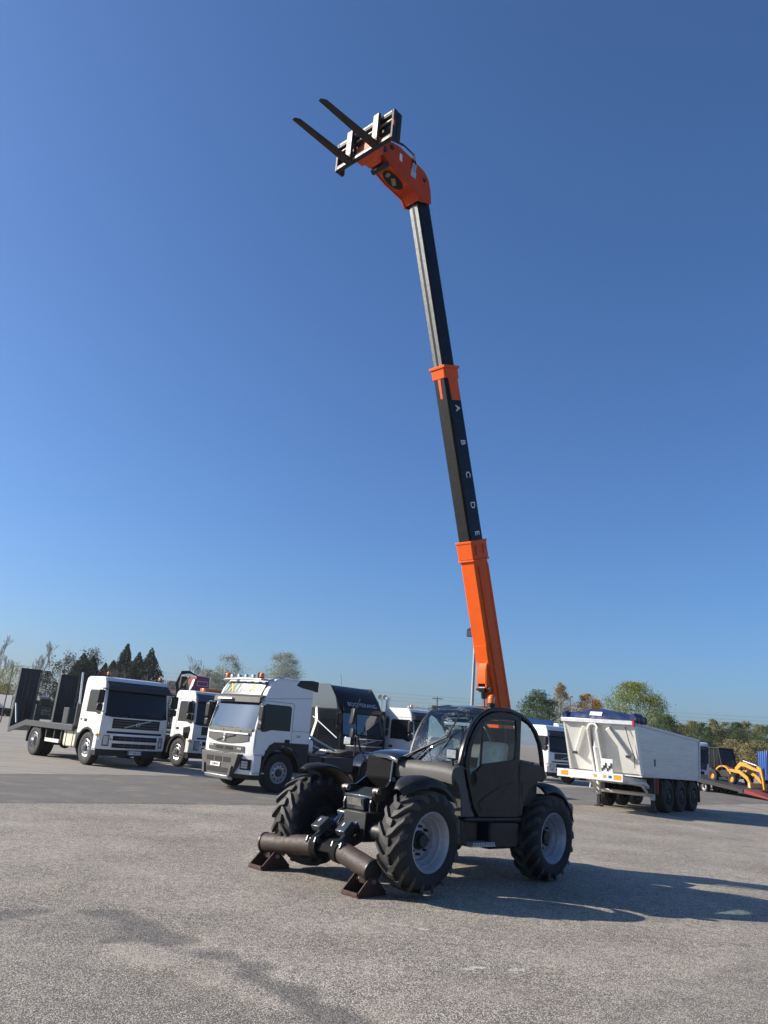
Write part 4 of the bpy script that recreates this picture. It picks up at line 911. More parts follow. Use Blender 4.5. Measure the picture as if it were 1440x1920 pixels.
def fm_glass(c, T, mat='dark_glass', visor=True, visor_mat='black_paint', zv=None):
    w = c.fpanel('windscreen', -1.12, 1.12, c.zs+.05, c.zt-.02, mat, .008, .03, tb=(-1.08,1.08), nz=6, ny=14, curve=.10)
    c.fpanel('windscreen_border', -1.14, 1.14, c.zs-.02, c.zs+.055, 'hole_black', .006, .03, nz=2, curve=.09)
    for y0, y1, z1 in ((-.75,-.15,c.zs+.02),(.05,.65,c.zs+.0)):
        p = [c.front(y0,c.zs+.12)+Vector((.03,0,0)), c.front((y0+y1)/2,c.zs+.06)+Vector((.035,0,0)), c.front(y1,c.zs-.02)+Vector((.03,0,0))]
        m = MB(); m.tube(p, .012, 6); m.build('wiper', 'black_plastic', T)
    if visor:
        zz = zv or c.zt+.24
        P = [[Vector((c.front(y,zz).x+.02,y,zz)) for y in np.linspace(-1.14,1.14,13)],[Vector((c.front(y*.97,c.zt).x+.13,y,c.zt+.10)) for y in np.linspace(-1.15,1.15,13)],[Vector((c.front(y*.97,c.zt).x+.15,y,c.zt-.05)) for y in np.linspace(-1.15,1.15,13)]]
        m = MB(); m.slab(P, (-.03,0,-.005)); m.build('sun_visor', visor_mat, T, bevel=.008)
    return w
def door(c, side, xr=-.38, zlow=1.0, zwin=1.68, mat='dark_glass', body=None, win_front=None):
    """door outline, window, handle on one side"""
    xf = c.xf-.16; wt = c.zt-.06
    xt = c.xf-c.rake-.06
    q = c.spanel('side_window', [(xr+.08,zwin),(xr+.08,wt-.06),(xr+.14,wt),(xt-.1,wt),(xf-.12,zwin+.12),(xf-.16,zwin-.06),(xf-.3,zwin-.06),(xf-.5,zwin)], side, mat)
    c.seam([(xr,zlow),(xr,wt+.08),(xt-.02,wt+.08)], side); c.seam([(xf,zlow),(xf,zwin-.05)], side)
    m = MB(); y = side*(c.hw(1.35)+.004); m.box(xr+.06,xr+.24,min(y,y-side*.02),max(y,y-side*.02),1.36,1.45); h = m.build('door_handle', 'hole_black', c.body)
    return q

def plant_truck():
    T = thing('plant_truck', 'white day-cab plant lorry with two tall dark loading ramps folded up behind', 'truck', (-9.53+.701*1.16, 27.95+.713*1.16, 0), R(315.5), scale=1.05)
    c = Cab(T, 'white_paint', xf=1.02, xr=-.72, W=2.42, z0=.96, zs=1.62, zt=2.46, ztop=2.84, rake=.2, roof_rake=.22)
    fm_glass(c, T); fm_face(c, T, plate_text='CV 348 NT')
    for s in (-1, 1): door(c, s); mirror(c, s, z=2.1, out=.16)
    for s in (-1, 1):
        m = MB(); m.arc(0,.53,.60,.66,-5,185,s*1.0-.2 if s > 0 else s*1.0-.22,s*1.0+.22 if s > 0 else s*1.0+.2); m.build('wheel_arch', 'black_plastic', T)
        m = MB(); m.box(.52,.76,s*1.19-.03,s*1.19+.03,.50,.56); m.build('cab_step', 'rim_steel', T, bevel=.01)
        m = MB(); m.box(.50,.74,min(s*.7,s*1.15),max(s*.7,s*1.15),.45,.96); m.build('step_well', 'black_plastic', T)
    beacon(T, .42, -1.0, 2.86); beacon(T, .42, .95, 2.86)
    text('badge_lettering', '300', .09, 'letter_black', T, (-.55,-c.hw(1.4)-.004,1.42), (1,0,0), (0,0,1))
    steer_axle(T, 'rim_alu'); drive_axle(T, -3.95, 'rim_alu')
    chassis_rails(T, -5.1, .6)
    # deck
    m = MB(); m.box(-4.85,-1.05,-1.22,1.22,1.13,1.17); dk = m.build('deck', 'charcoal_deck', T)
    for s in (-1, 1):
        m = MB(); m.box(-4.8,-1.0,s*1.22-.03,s*1.22+.03,1.0,1.2); m.build('deck_side_rail', 'charcoal_deck', T, bevel=.008)
        m = MB(); m.prism([(-4.8,1.2),(-4.8,1.0),(-6.3,.68),(-6.3,.84)], 'y', s*1.22-.03, s*1.22+.03); m.build('beavertail_rail', 'charcoal_deck', T, bevel=.008)
    m = MB(); m.prism([(-4.8,1.17),(-4.8,1.13),(-6.3,.76),(-6.3,.80)], 'y', -1.19, 1.19); m.build('beavertail', 'charcoal_deck', T)
    m = MB(); m.box(-1.06,-.98,-1.2,1.2,1.17,1.95); m.build('headboard', 'charcoal_deck', T, bevel=.01)
    m = MB(); m.tube([(-1.0,-1.15,1.9),(-1.1,-1.17,2.95)], .035, 8); m.build('stack_pipe', 'galvanised', T)
    # ramps standing up at the tail
    for y0, y1 in ((-1.2,-.42),(.42,1.2)):
        def rp(h, y, o=0.): return Vector((-6.22+.02*h+o, y, .82+h))
        m = MB(); H = 2.28 if y0 < 0 else 2.2
        for y in (y0, y1): m.bar(rp(0,y,-.10), rp(H,y,-.10), .05, .16, (1,0,0))
        for h in (0.03, H/2, H-.03): m.bar(rp(h,y0,-.09), rp(h,y1,-.09), .05, .10, (1,0,0))
        rpm = m.build('loading_ramp', 'charcoal_deck', T, bevel=.006)
        for k in range(4):
            a = y0+.03+(y1-y0-.06)*k/4; b = y0+.03+(y1-y0-.06)*(k+1)/4-.012
            m = MB(); L = [rp(.03,a),rp(.03,b),rp(H-.03,b),rp(H-.03,a)]; o = Vector((-.04,0,.0)); m.add(L+[p+o for p in L], [(0,1,2,3),(7,6,5,4),(0,4,5,1),(1,5,6,2),(2,6,7,3),(3,7,4,0)]); m.build('plank', 'charcoal_wood', rpm)
        m = MB(); m.box(-5.7,-5.2,y0+.1,y1-.1,1.0,1.75) if y0 > 0 else m.box(-5.95,-5.5,y1-.25,y1-.02,.95,1.75); m.build('ramp_box', 'charcoal_deck', rpm, bevel=.01)
        m = MB(); m.cyl((-5.75,y0 if y0 < 0 else y1,1.05),(-6.12,y0 if y0 < 0 else y1,1.75),.035,n=10); m.build('ramp_strut', 'galvanised', rpm)
    # tank, side guard, mudguards
    for s in (-1, 1):
        m = MB(); m.prism([(-1.76,.48),(-1.82,.56),(-1.82,1.0),(-1.74,1.08),(-.98,1.08),(-.9,1.0),(-.9,.56),(-.96,.48)], 'y', min(s*.55,s*1.12), max(s*.55,s*1.12)); t = m.build('fuel_tank', 'cream_tank', T, bevel=.05, seg=3)
        for x in (-1.60,-1.1):
            m = MB(); m.box(x-.02,x+.02,min(s*.54,s*1.128),max(s*.54,s*1.128),.475,1.088); m.build('tank_strap', 'dark_steel', t)
        m = MB(); m.cyl((-.895,s*.85,.78),(-.885,s*.85,.78),.2,n=20); m.build('tank_end', 'white_paint', t)
        m = MB(); m.box(-3.1,-2.0,s*1.16-.015,s*1.16+.015,.55,.67); m.build('side_guard', 'white_dirty', T)
        m = MB(); m.arc(-3.95,.53,.60,.64,10,175,min(s*.75,s*1.22),max(s*.75,s*1.22)); m.build('mudguard', 'black_plastic', T)
        m = MB(); m.box(-4.62,-4.59,min(s*.78,s*1.2),max(s*.78,s*1.2),.45,.95); m.build('mud_flap', 'black_plastic', T)
        for x in (-1.95,-2.5,-3.15):
            m = MB(); m.box(x-.03,x+.03,min(s*.5,s*1.15),max(s*.5,s*1.15),.55,1.02); m.build('deck_bearer', 'chassis', T)
    m = MB(); m.box(-3.1,-1.7,-.9,.9,.62,1.0); m.build('tool_locker', 'chassis', T)
    return T

def fmx_tractor():
    yw = R(224); u = Vector((math.cos(yw), math.sin(yw), 0)); v = Vector((-math.sin(yw), math.cos(yw), 0))
    p = Vector((-2.39, 22.99, 0))-v*1.12
    T = thing('tractor_unit', 'white sleeper-cab tractor unit with yellow-and-white roof sign and light bar', 'truck', p, yw)
    c = Cab(T, 'white_paint', xf=1.12, xr=-.98, W=2.42, z0=1.12, zs=1.62, zt=2.44, ztop=3.12, rake=.24, roof_rake=.42, arch=.70)
    fm_glass(c, T, 'sky_glass', visor=True, visor_mat='grey_plastic', zv=2.62)
    c.fpanel('visor_stripe', -.9, .3, 2.545, 2.57, 'letter_yellow', .10, .02, nz=1); c.fpanel('visor_plate', -.75, .0, 2.455, 2.50, 'plate_white', .235, .01, nz=1)
    for s in (-1, 1):
        door(c, s, xr=-.30, zlow=1.15); mirror(c, s, z=2.03, out=.14, arm_mat='chrome' if s > 0 else 'black_plastic')
        m = MB(); m.arc(0,.54,.66,.72,-8,178,min(s*.8,s*1.225),max(s*.8,s*1.225)); m.build('wheel_arch', 'black_plastic', T)
        c.spanel('arch_panel', [(-.96,.75),(-.96,1.36),(.30,1.36),(.48,1.26),(.62,1.0),(.66,.8),(.60,.8),(.45,1.05),(.25,1.22),(0,1.27),(-.3,1.22),(-.55,1.05),(-.68,.75)], s, 'black_plastic', .012, .06)
        m = MB(); m.box(.55,.86,min(s*.7,s*1.15),max(s*.7,s*1.15),.42,1.12); m.build('step_well', 'black_plastic', T)
        for z in (.50,.98):
            m = MB(); m.box(.55,.98,s*1.19-.03,s*1.19+.03,z,z+.035); m.build('cab_step', 'rim_steel', T)
        c.seam([(-.30,1.70),(-.96,1.70)], s)
    c.seam([(.7,2.52),(-.96,2.66)], 1)
    text('badge_lettering', '500', .11, 'rim_steel', T, (-.55,c.hw(1.55)+.004,1.55), (-1,0,0), (0,0,1))
    # face
    c.fpanel('face_panel', -1.06, 1.06, 1.48, 1.66, 'grey_plastic', .010, .03, ny=12)
    g = c.fpanel('grille', -1.0, 1.0, 1.34, 1.52, 'grey_plastic', .02, .03, ny=12, nz=4, curve=.10)
    c.fpanel('grille_lip', -.98, .98, 1.505, 1.55, 'white_paint', .045, .04, nz=1, ny=12)
    a = c.front(-.4,1.30)+Vector((.035,0,0)); b = c.front(.45,1.47)+Vector((.035,0,0)); m = MB(); m.bar(a,b,.02,.03); m.build('diagonal_bar', 'black_plastic', g)
    e = c.front(-.02,1.39)+Vector((.055,0,0)); m = MB()
    m.lathe([(.036,-.012),(.055,0),(.036,.012),(.026,0)], e+Vector((0,0,-.045)), (1,0,0), 18, True); m.build('emblem_ring', 'letter_white', g)
    m = MB(); m.lathe([(.036,-.012),(.055,0),(.036,.012),(.026,0)], e+Vector((0,0,.045)), (1,0,0), 18, True); m.build('emblem_ring', 'letter_white', g)
    lg = c.fpanel('lower_grille', -.88, .88, 1.02, 1.19, 'grey_plastic', .02, .03)
    for y0, y1 in ((-.42,-.04),(.04,.42)): c.fpanel('vent', y0, y1, 1.07, 1.15, 'hole_black', .026, .02, lg, nz=1)
    text('brand_lettering', 'VOLVO', .085, 'letter_white', lg, c.front(-.70,1.15)+Vector((.03,0,0)), (0.12,1,0), (0,0,1)); text('model_lettering', 'FMX', .085, 'letter_white', lg, c.front(.70,1.11)+Vector((.03,0,0)), (-.12,1,0), (0,0,1))
    # bumper: grey bull bar, white cheeks with lamps, skid plate
    Y = np.linspace(-1.22,1.22,17); P = [[(c.xf+.10-.28*abs(y/1.22)**3, y, z) for y in Y] for z in (.46,.60,.80,.98)]
    m = MB(); m.slab(P, (-.25,0,0)); bm_ = m.build('bumper', 'white_paint', T, bevel=.015)
    P = [[(c.xf+.09-.28*abs(y/1.22)**3-(.12 if z < .4 else 0), y, z) for y in Y] for z in (.34,.46)]; m = MB(); m.slab(P, (-.25,0,0)); m.build('bumper_skirt', 'black_plastic', bm_)
    m = MB(); m.prism([(-.92,.98),(.92,.98),(.80,.62),(.62,.40),(-.62,.40),(-.80,.62)], 'x', c.xf-.05, c.xf+.16); bb = m.build('bumper_centre', 'grey_plastic', bm_, bevel=.02)
    for y in (-.42,0,.42):
        m = MB(); m.box(c.xf+.15,c.xf+.168,y-.17,y+.17,.74,.87); m.build('bumper_vent', 'hole_black', bb)
    m = MB(); m.box(c.xf+.15,c.xf+.168,-.52,.52,.45,.58); m.build('lower_intake', 'hole_black', bb)
    for s in (-1, 1):
        m = MB(); m.prism([(s*.62,.66),(s*.74,.66),(s*.68,.38),(s*.56,.38)], 'x', c.xf+.12, c.xf+.21); m.build('bull_bar', 'grey_plastic', bb, bevel=.015)
        m = MB(); P = [[(c.xf+.108-.28*abs(y/1.22)**3, y, z) for y in np.linspace(s*.86,s*1.16,6)] for z in (.58,.86)]; m.slab(P, (-.04,0,0)); hl = m.build('headlamp', 'black_plastic', bm_)
        m = MB(); P = [[(c.xf+.118-.28*abs(y/1.22)**3, y, z) for y in np.linspace(s*.90,s*1.08,5)] for z in (.62,.82)]; m.slab(P, (-.03,0,0)); m.build('lamp_glass', 'lamp_lens', hl)
        for k in range(4):
            m = MB(); z = .61+.065*k; P = [[(c.xf+.135-.28*abs(y/1.22)**3, y, zz) for y in np.linspace(s*.86,s*1.14,5)] for zz in (z, z+.012)]; m.slab(P, (-.012,0,0)); m.build('lamp_guard', 'black_plastic', hl)
    m = MB(); m.prism([(c.xf+.14,.40),(c.xf+.20,.38),(c.xf+.14,.30),(c.xf+.02,.27),(c.xf+.0,.33)], 'y', -.58, .58); m.build('skid_plate', 'galvanised', bm_, bevel=.01)
    plate(T, (c.xf+.178,-.1,.655), .46, .11, 'CJ 08 FG', blue=False)
    # roof sign, light bar, horns, air deflector
    x0 = c.xf-c.rake; sg = MB(); L = []
    for y in np.linspace(-.97,.97,11): L.append([Vector((x0-.02-.07*abs(y)**2,y,2.61)),Vector((x0-.21-.07*abs(y)**2,y,3.0))])
    sg.slab(L, (-.05,0,0)); rs = sg.build('roof_sign', 'sign_grey', T)
    def onsign(y, z): return Vector((x0-.012-.07*abs(y)**2-(z-2.61)*.487,y,z))
    text('sign_lettering', 'FM', .33, 'galvanised', rs, onsign(.10,2.80), (-.05,1,0), (-.47,0,.88), shear=.25); text('sign_lettering', 'X', .36, 'letter_yellow', rs, onsign(.50,2.80), (-.1,1,0), (-.47,0,.88), shear=.2)
    text('sign_lettering', 'I', .33, 'galvanised', rs, onsign(.72,2.80), (-.14,1,0), (-.47,0,.88), shear=.25)
    text('sign_lettering', 'X', .46, 'letter_yellow', rs, onsign(-.50,2.81), (.08,1,0), (-.47,0,.88), shear=-.25)
    for y in (-.84,-.26):
        m = MB(); P = [onsign(y-.06,2.70),onsign(y+.06,2.70),onsign(y+.09,2.90),onsign(y-.04,2.90)]; m.loops([[p+Vector((.004,0,0)) for p in P],[p+Vector((-.004,0,0)) for p in P]]); m.build('sign_patch', 'sign_teal', rs)
    m = MB(); m.tube([(x0-.12,-1.0,3.02),(x0-.10,-.9,3.05),(x0-.06,0,3.06),(x0-.10,.9,3.05),(x0-.3,1.02,3.04),(x0-.9,.98,3.20),(x0-1.3,.9,3.18)], .03, 8); lb = m.build('light_bar', 'rim_steel', T)
    for y in (-.55,-.2,.15,.5):
        m = MB(); m.lathe([(0,.05),(.055,.045),(.062,0),(.045,-.05),(0,-.08)], (x0-.10,y,3.13), (1,0,0), 14); m.build('spot_lamp', 'rim_steel', lb, angle=50)
    for y in (-.88,.82): beacon(T, x0-.16, y, 3.07, .09, .17)
    m = MB(); m.box(x0-.2,x0-.12,.66,.70,3.08,3.24); m.build('horn', 'black_plastic', lb)
    for s in (-1, 1):
        m = MB(); m.prism([(-.30,2.98),(-.45,3.14),(-.9,3.18),(-1.16,3.16),(-1.16,2.86),(-.55,2.92)], 'y', s*1.14-.03, s*1.14+.03); m.build('air_deflector', 'black_plastic', T, bevel=.02)
    m = MB(); m.prism([(-.5,3.10),(-1.16,3.16),(-1.16,3.10),(-.5,3.04)], 'y', -1.1, 1.1); m.build('roof_spoiler', 'black_plastic', T)
    m = MB(); m.tube([(.52,.85,2.47),(.55,.80,2.38)], .02, 6) ; m.build('grab_handle', 'black_plastic', T)
    steer_axle(T, 'rim_steel', rad=.54, y=1.02); drive_axle(T, -3.7, 'rim_steel', .54)
    chassis_rails(T, -4.6, .8)
    for s in (-1, 1):
        m = MB(); m.prism([(-1.5,.52),(-1.56,.6),(-1.56,.98),(-1.5,1.06),(-1.12,1.06),(-1.06,.98),(-1.06,.6),(-1.12,.52)], 'y', min(s*.5,s*1.16), max(s*.5,s*1.16)); m.build('fuel_tank', 'chassis', T, bevel=.03)
        m = MB(); m.box(-2.9,-1.7,min(s*.55,s*1.12),max(s*.55,s*1.12),.60,1.02); m.build('side_locker', 'chassis', T, bevel=.03)
        m = MB(); m.arc(-3.7,.54,.61,.65,0,180,min(s*.74,s*1.21),max(s*.74,s*1.21)); m.build('mudguard', 'black_gloss', T)
        m = MB(); m.box(-1.62,-1.6,s*1.0-.05,s*1.0+.05,.66,.72); m.build('side_marker', 'reflector_orange', T)
    m = MB(); m.prism([(-2.9,1.12),(-3.3,1.22),(-4.0,1.22),(-4.3,1.08)], 'y', -.42, .42); m.build('fifth_wheel', 'chassis', T, bevel=.02)
    m = MB(); m.box(-1.45,-1.08,-.5,.9,1.08,1.5); m.build('air_tank_cover', 'white_paint', T, bevel=.12, seg=3)
    m = MB(); m.tube([(-1.2,.6,1.7),(-1.9,.5,1.45),(-2.7,.4,1.2)], .035, 8); m.tube([(-1.2,-.4,1.8),(-2.0,-.3,1.4),(-2.6,-.2,1.2)], .03, 8); m.build('air_hose', 'galvanised', T)
    return T
plant_truck(); fmx_tractor()

# ------------------------------------------------------------------ the other lorries
def dirv(yaw): a = R(yaw); return Vector((math.cos(a), math.sin(a), 0)), Vector((-math.sin(a), math.cos(a), 0))
def crane_truck():
    u, v = dirv(317); p = Vector((-7.14,31.2,0))+v*1.1
    T = thing('crane_truck', 'white lorry with folded dark red loader crane, squeezed between two white trucks', 'truck', p, R(317))
    c = Cab(T, 'white_paint', xf=1.05, xr=-.62, W=2.35, z0=1.05, zs=1.62, zt=2.5, ztop=2.85, rake=.16, roof_rake=.2)
    fm_glass(c, T, visor=True, visor_mat='black_gloss'); fm_face(c, T)
    for s in (-1, 1):
        door(c, s, xr=-.32, zlow=1.1); mirror(c, s, z=2.12, out=.12, x=.62)
        c.spanel('door_low_window', [(.28,1.02),(.22,1.45),(.62,1.52),(.68,1.42),(.62,.98),(.5,.92)], s, 'dark_glass')
        m = MB(); m.arc(0,.53,.60,.68,0,185,min(s*.8,s*1.2),max(s*.8,s*1.2)); m.build('wheel_arch', 'black_plastic', T)
        m = MB(); m.box(.5,.8,min(s*.7,s*1.12),max(s*.7,s*1.12),.4,1.0); m.build('step_well', 'black_plastic', T)
    m = MB(); m.box(.05,.35,-.55,.75,2.87,2.99); m.build('light_bar', 'amber', T, bevel=.04)
    steer_axle(T, 'rim_alu'); drive_axle(T, -4.2, low=True); chassis_rails(T, -5.2, .6)
    # crane: column, main boom folded over, knuckle with hoses
    m = MB(); m.box(-1.15,-.75,-.4,.4,1.0,1.5); m.cyl((-.95,0,1.4),(-.95,0,2.5),.17,n=16); cr = m.build('crane_column', 'crane_red', T, bevel=.02)
    m = MB(); m.prism([(-1.25,2.45),(-.70,2.45),(-.55,2.75),(-.62,3.45),(-.80,3.52),(-1.25,3.42)], 'y', -.28, .35); b = m.build('crane_boom', 'crane_red', T, bevel=.04)
    m = MB(); m.loops([[Vector((-.5,-.62,2.62)),Vector((-.5,.2,2.62)),Vector((-.62,.35,3.38)),Vector((-.62,-.35,3.38))],[Vector((-.75,-.62,2.62)),Vector((-.75,.2,2.62)),Vector((-.82,.35,3.38)),Vector((-.82,-.35,3.38))]]); m.build('outer_boom', 'crane_red', b, bevel=.03)
    m = MB(); 
    for q in ((-.49,-.26,3.12),(-.49,.14,3.12)): pass
    for a_, b_ in (((-.585,-.28,3.28),(-.585,.22,3.28)),((-.555,-.28,3.10),(-.555,.22,3.10)),((-.585,-.28,3.28),(-.555,-.28,3.10)),((-.585,.22,3.28),(-.555,.22,3.10))): m.bar(a_, b_, .012, .014)
    m.build('decal_frame', 'letter_white', b)
    m = MB(); m.cyl((-.6,-.62,2.7),(-.7,-.75,3.3),.07,n=12); m.cyl((-.62,-.80,2.6),(-.72,-.95,3.28),.05,n=12); m.build('crane_ram', 'bare_steel', b)
    m = MB(); m.box(-.95,-.62,-1.0,-.72,2.9,3.4); m.build('knuckle', 'dark_steel', b, bevel=.04)
    m = MB(); m.bar((-.6,-.92,3.05),(-.66,-.62,3.42),.03,.09); m.build('warning_stripe', 'letter_yellow', b)
    m = MB()
    for k in range(5): m.tube([(-.7,-.98-.03*k,2.7),(-.65,-1.12-.03*k,3.1),(-.7,-1.0,3.48+.03*k),(-.75,-.6,3.56+.02*k),(-.8,-.2,3.5)], .018, 6)
    m.build('crane_hose', 'hose', b)
    # stake body with crates
    m = MB(); m.box(-5.2,-1.3,-1.18,1.18,1.15,1.22); bd = m.build('load_bed', 'charcoal_deck', T)
    for k in range(9):
        m = MB(); m.box(-5.1,-1.4,-1.16,-1.13,1.75+.115*k,1.81+.115*k); m.build('rack_slat', 'dark_steel', bd)
    for x in (-1.45,-2.6,-3.8,-5.0):
        m = MB(); m.box(x-.05,x+.05,-1.19,-1.12,1.2,2.85); m.build('rack_post', 'dark_steel', bd)
    m = MB(); m.box(-5.1,-1.4,-1.15,1.15,2.84,2.88); m.build('rack_top', 'rim_steel', bd)
    for (x, y, z, w, mt) in ((-1.7,-1.3,1.42,.26,'wood_crate'),(-1.95,-1.3,1.22,.2,'wood_crate'),(-1.7,-1.32,1.16,.16,'cab_red'),(-2.1,-1.3,1.0,.2,'cab_red')):
        m = MB(); m.box(x-w/2,x+w/2,y-.1,y+.1,z,z+w); m.build('tool_case', mt, bd, bevel=.01)
    m = MB(); m.box(-1.6,-1.0,-1.2,-.6,.55,1.1); m.build('side_locker', 'black_plastic', T)
crane_truck()

def sleeper_black():
    T = thing('sleeper_truck', 'glossy black high-roof tractor with white chevron side stripes and rooftop lettering', 'truck', (-.74,30.42,0), R(316), scale=.97)
    c = Cab(T, 'truck_black', xf=1.1, xr=-1.15, W=2.45, z0=1.1, zs=1.72, zt=2.62, ztop=3.55, rake=.22, roof_rake=.85, arch=.68)
    c.body.modifiers['bevel'].width = .13; c.body.modifiers['bevel'].segments = 4
    fm_glass(c, T, 'sky_glass', visor=True, visor_mat='truck_black', zv=2.72)
    w = c.fpanel('grille', -1.0, 1.0, 1.15, 1.62, 'black_gloss', .012, .03)
    for z in (1.62, 1.36, 1.16): c.fpanel('grille_strip', -1.0, 1.0, z-.015, z+.015, 'chrome', .03, .02, w, nz=1)
    ring_badge(c, T, 1.49, -.5, .5, 1.40, 1.58)
    text('roof_lettering', 'BOOMERANG', .25, 'galvanised', T, c.front(0,2.86)+Vector((.025,0,0)), (0,1,0), (-.6,0,1), spacing=1.05)
    for s in (-1, 1):
        door(c, s, xr=-.35, zlow=1.12, zwin=1.8); mirror(c, s, 'truck_black', z=2.2, out=.14)
        c.spanel('chevron_stripe', [(-.62,2.72),(-.52,2.72),(-.40,2.2),(-.62,1.55),(-.78,1.40),(-.55,2.12)], s, 'letter_white', .006)
        c.spanel('line_stripe', [(-.70,2.35),(.75,1.62),(.75,1.58),(-.70,2.31)], s, 'galvanised', .006)
        c.spanel('rear_window', [(-.95,1.85),(-.95,2.55),(-.55,2.55),(-.62,1.85)], s, 'dark_glass', .003)
        c.spanel('roof_side_panel', [(-1.12,2.66),(-1.12,3.45),(-.95,3.58),(.05,3.58),(.45,3.1),(.62,2.66)], s, 'silver_paint', .006)
        m = MB(); m.arc(0,.53,.62,.70,0,180,min(s*.8,s*1.24),max(s*.8,s*1.24)); m.build('wheel_arch', 'truck_black', T)
    Y = np.linspace(-1.24,1.24,15); P = [[(c.xf+.08-.3*abs(y/1.24)**3, y, z) for y in Y] for z in (.35,.6,1.08)]; m = MB(); m.slab(P, (-.25,0,0)); b = m.build('bumper', 'truck_black', T, bevel=.02)
    for s in (-1, 1):
        m = MB(); P = [[(c.xf+.09-.3*abs(y/1.24)**3, y, z) for y in np.linspace(s*.8,s*1.12,5)] for z in (.72,.95)]; m.slab(P, (-.03,0,0)); m.build('headlamp', 'lamp_lens', b)
    m = MB(); m.tube([(-.2,-.3,3.6),(-.3,-.3,4.05)], .008, 5); m.build('aerial', 'hose', T)
    m = MB(); m.box(-1.45,-1.16,-1.15,1.15,1.2,3.2); m.build('side_fairing', 'truck_black', T, bevel=.06)
    steer_axle(T, 'rim_alu'); drive_axle(T, -3.7, low=True); chassis_rails(T, -4.6, .6)
sleeper_black()

def plain_truck(label, pos, yaw, mat='white_paint', glassm='dark_glass', ztop=2.85, name='parked_truck', face=True, body=None, plate_text=None, extras=None, group=None, scale=1., low=True, roof=None):
    T = thing(name, label, 'truck', pos, R(yaw), group, scale)
    c = Cab(T, mat, xf=1.05, xr=-.75 if ztop < 3 else -1.0, W=2.42, z0=1.0, zs=1.62, zt=2.46, ztop=ztop, rake=.2, roof_rake=.22 if ztop < 3 else .45)
    fm_glass(c, T, glassm)
    if face: fm_face(c, T, mat, plate_text)
    for s in (-1, 1):
        door(c, s); mirror(c, s)
        m = MB(); m.arc(0,.53,.60,.67,0,182,min(s*.8,s*1.22),max(s*.8,s*1.22)); m.build('wheel_arch', 'black_plastic', T)
        m = MB(); m.box(.5,.74,min(s*.7,s*1.12),max(s*.7,s*1.12),.42,.98); m.build('step_well', 'black_plastic', T)
    steer_axle(T, 'rim_steel', low=low); drive_axle(T, -4.0, low=True); chassis_rails(T, -5.0, .6)
    if body == 'box':
        m = MB(); m.box(-5.2,-1.1,-1.22,1.22,1.05,2.75); m.build('cargo_body', 'white_dirty', T, bevel=.02)
    if body == 'tipper':
        m = MB(); m.prism([(-1.0,1.2),(-1.05,2.35),(-5.2,2.35),(-5.1,1.2)], 'y', -1.2, 1.2); m.build('tipper_body', extras or 'charcoal_deck', T, bevel=.03)
        for x in (-1.8,-2.7,-3.6,-4.5):
            for s in (-1, 1):
                m = MB(); m.box(x-.05,x+.05,s*1.22-.03,s*1.22+.03,1.2,2.35); m.build('side_rib', extras or 'charcoal_deck', T)
    return T, c
T4, c4 = plain_truck('white tipper cab with roof exhaust stack and black visor behind the telehandler bonnet', (2.0,31.2,0), 314, ztop=2.82, body='tipper')
m = MB(); m.cyl((-.85,-.9,2.5),(-.85,-.9,3.15),.07,n=14); m.cyl((-.85,-.9,3.13),(-.85,-.9,3.2),.10,n=14); m.build('exhaust_stack', 'galvanised', T4, angle=40)
beacon(T4, .25, -.7, 2.83); beacon(T4, .25, .95, 2.83)
m = MB(); m.box(.32,.38,-1.0,1.0,2.86,2.90); m.build('roof_rail', 'white_paint', T4)
c4.fpanel('visor_lettering_strip', -.35, .75, 2.50, 2.53, 'letter_white', .16, .01, nz=1)
T5, c5 = plain_truck('white lorry with blue load behind its cab, left of the tipper trailer', (10.35,43.9,0), 299, ztop=2.95)
m = MB(); m.box(-5.4,-1.2,-1.2,1.2,1.1,2.9); m.build('load_body', 'white_dirty', T5, bevel=.02)
m = MB(); m.prism([(-5.3,2.9),(-5.3,3.2),(-1.3,3.3),(-1.3,2.9)], 'y', -1.15, 1.15); m.build('blue_sheet', 'blue_light', T5, bevel=.05)
m = MB(); m.box(-5.3,-1.25,-1.22,-1.15,3.22,3.34); m.build('load_rail', 'white_paint', T5)
plate(T5, (c5.xf+.068,.1,.47), .52, .115, None, blue=False)
T6, c6 = plain_truck('white high-roof lorry mostly hidden behind the front of the tipper trailer', (13.0,51.0,0), 290, ztop=3.3)
T7, c7 = plain_truck('white lorry with black grille, parked at the tail of the tipper trailer', (22.0,54.6,0), 275, ztop=2.95, face=False)
g = c7.fpanel('grille', -.78, .78, 1.18, 1.62, 'black_gloss', .012, .03, tb=(-.88,.88)); text('grille_lettering', 'MAN', .22, 'chrome', g, c7.front(0,1.36)+Vector((.03,0,0)), (0,1,0), (0,0,1))
c7.fpanel('grille_lip', -.8, .8, 1.13, 1.18, 'chrome', .03, .02, nz=1)
c7.fpanel('lower_intake', -.62, .62, .86, 1.08, 'hole_black', .016, .02, nz=1); c7.fpanel('roof_strip', -.4, .5, 2.66, 2.72, 'letter_white', .10, .01, nz=1)
Y = np.linspace(-1.22,1.22,15); P = [[(c7.xf+.06-.28*abs(y/1.22)**3, y, z) for y in Y] for z in (.38,.6,.84)]; m = MB(); m.slab(P, (-.25,0,0)); b7 = m.build('bumper', 'white_paint', T7, bevel=.02)
m = MB(); m.box(c7.xf+.03,c7.xf+.07,-.55,.55,.40,.80); m.build('bumper_intake', 'hole_black', b7)
for s in (-1, 1):
    m = MB(); P = [[(c7.xf+.075-.28*abs(y/1.22)**3, y, z) for y in np.linspace(s*.86,s*1.12,5)] for z in (.58,.80)]; m.slab(P, (-.03,0,0)); m.build('headlamp', 'lamp_lens', b7)
plate(T7, (c7.xf+.078,0,.62), .46, .11, None, blue=False)
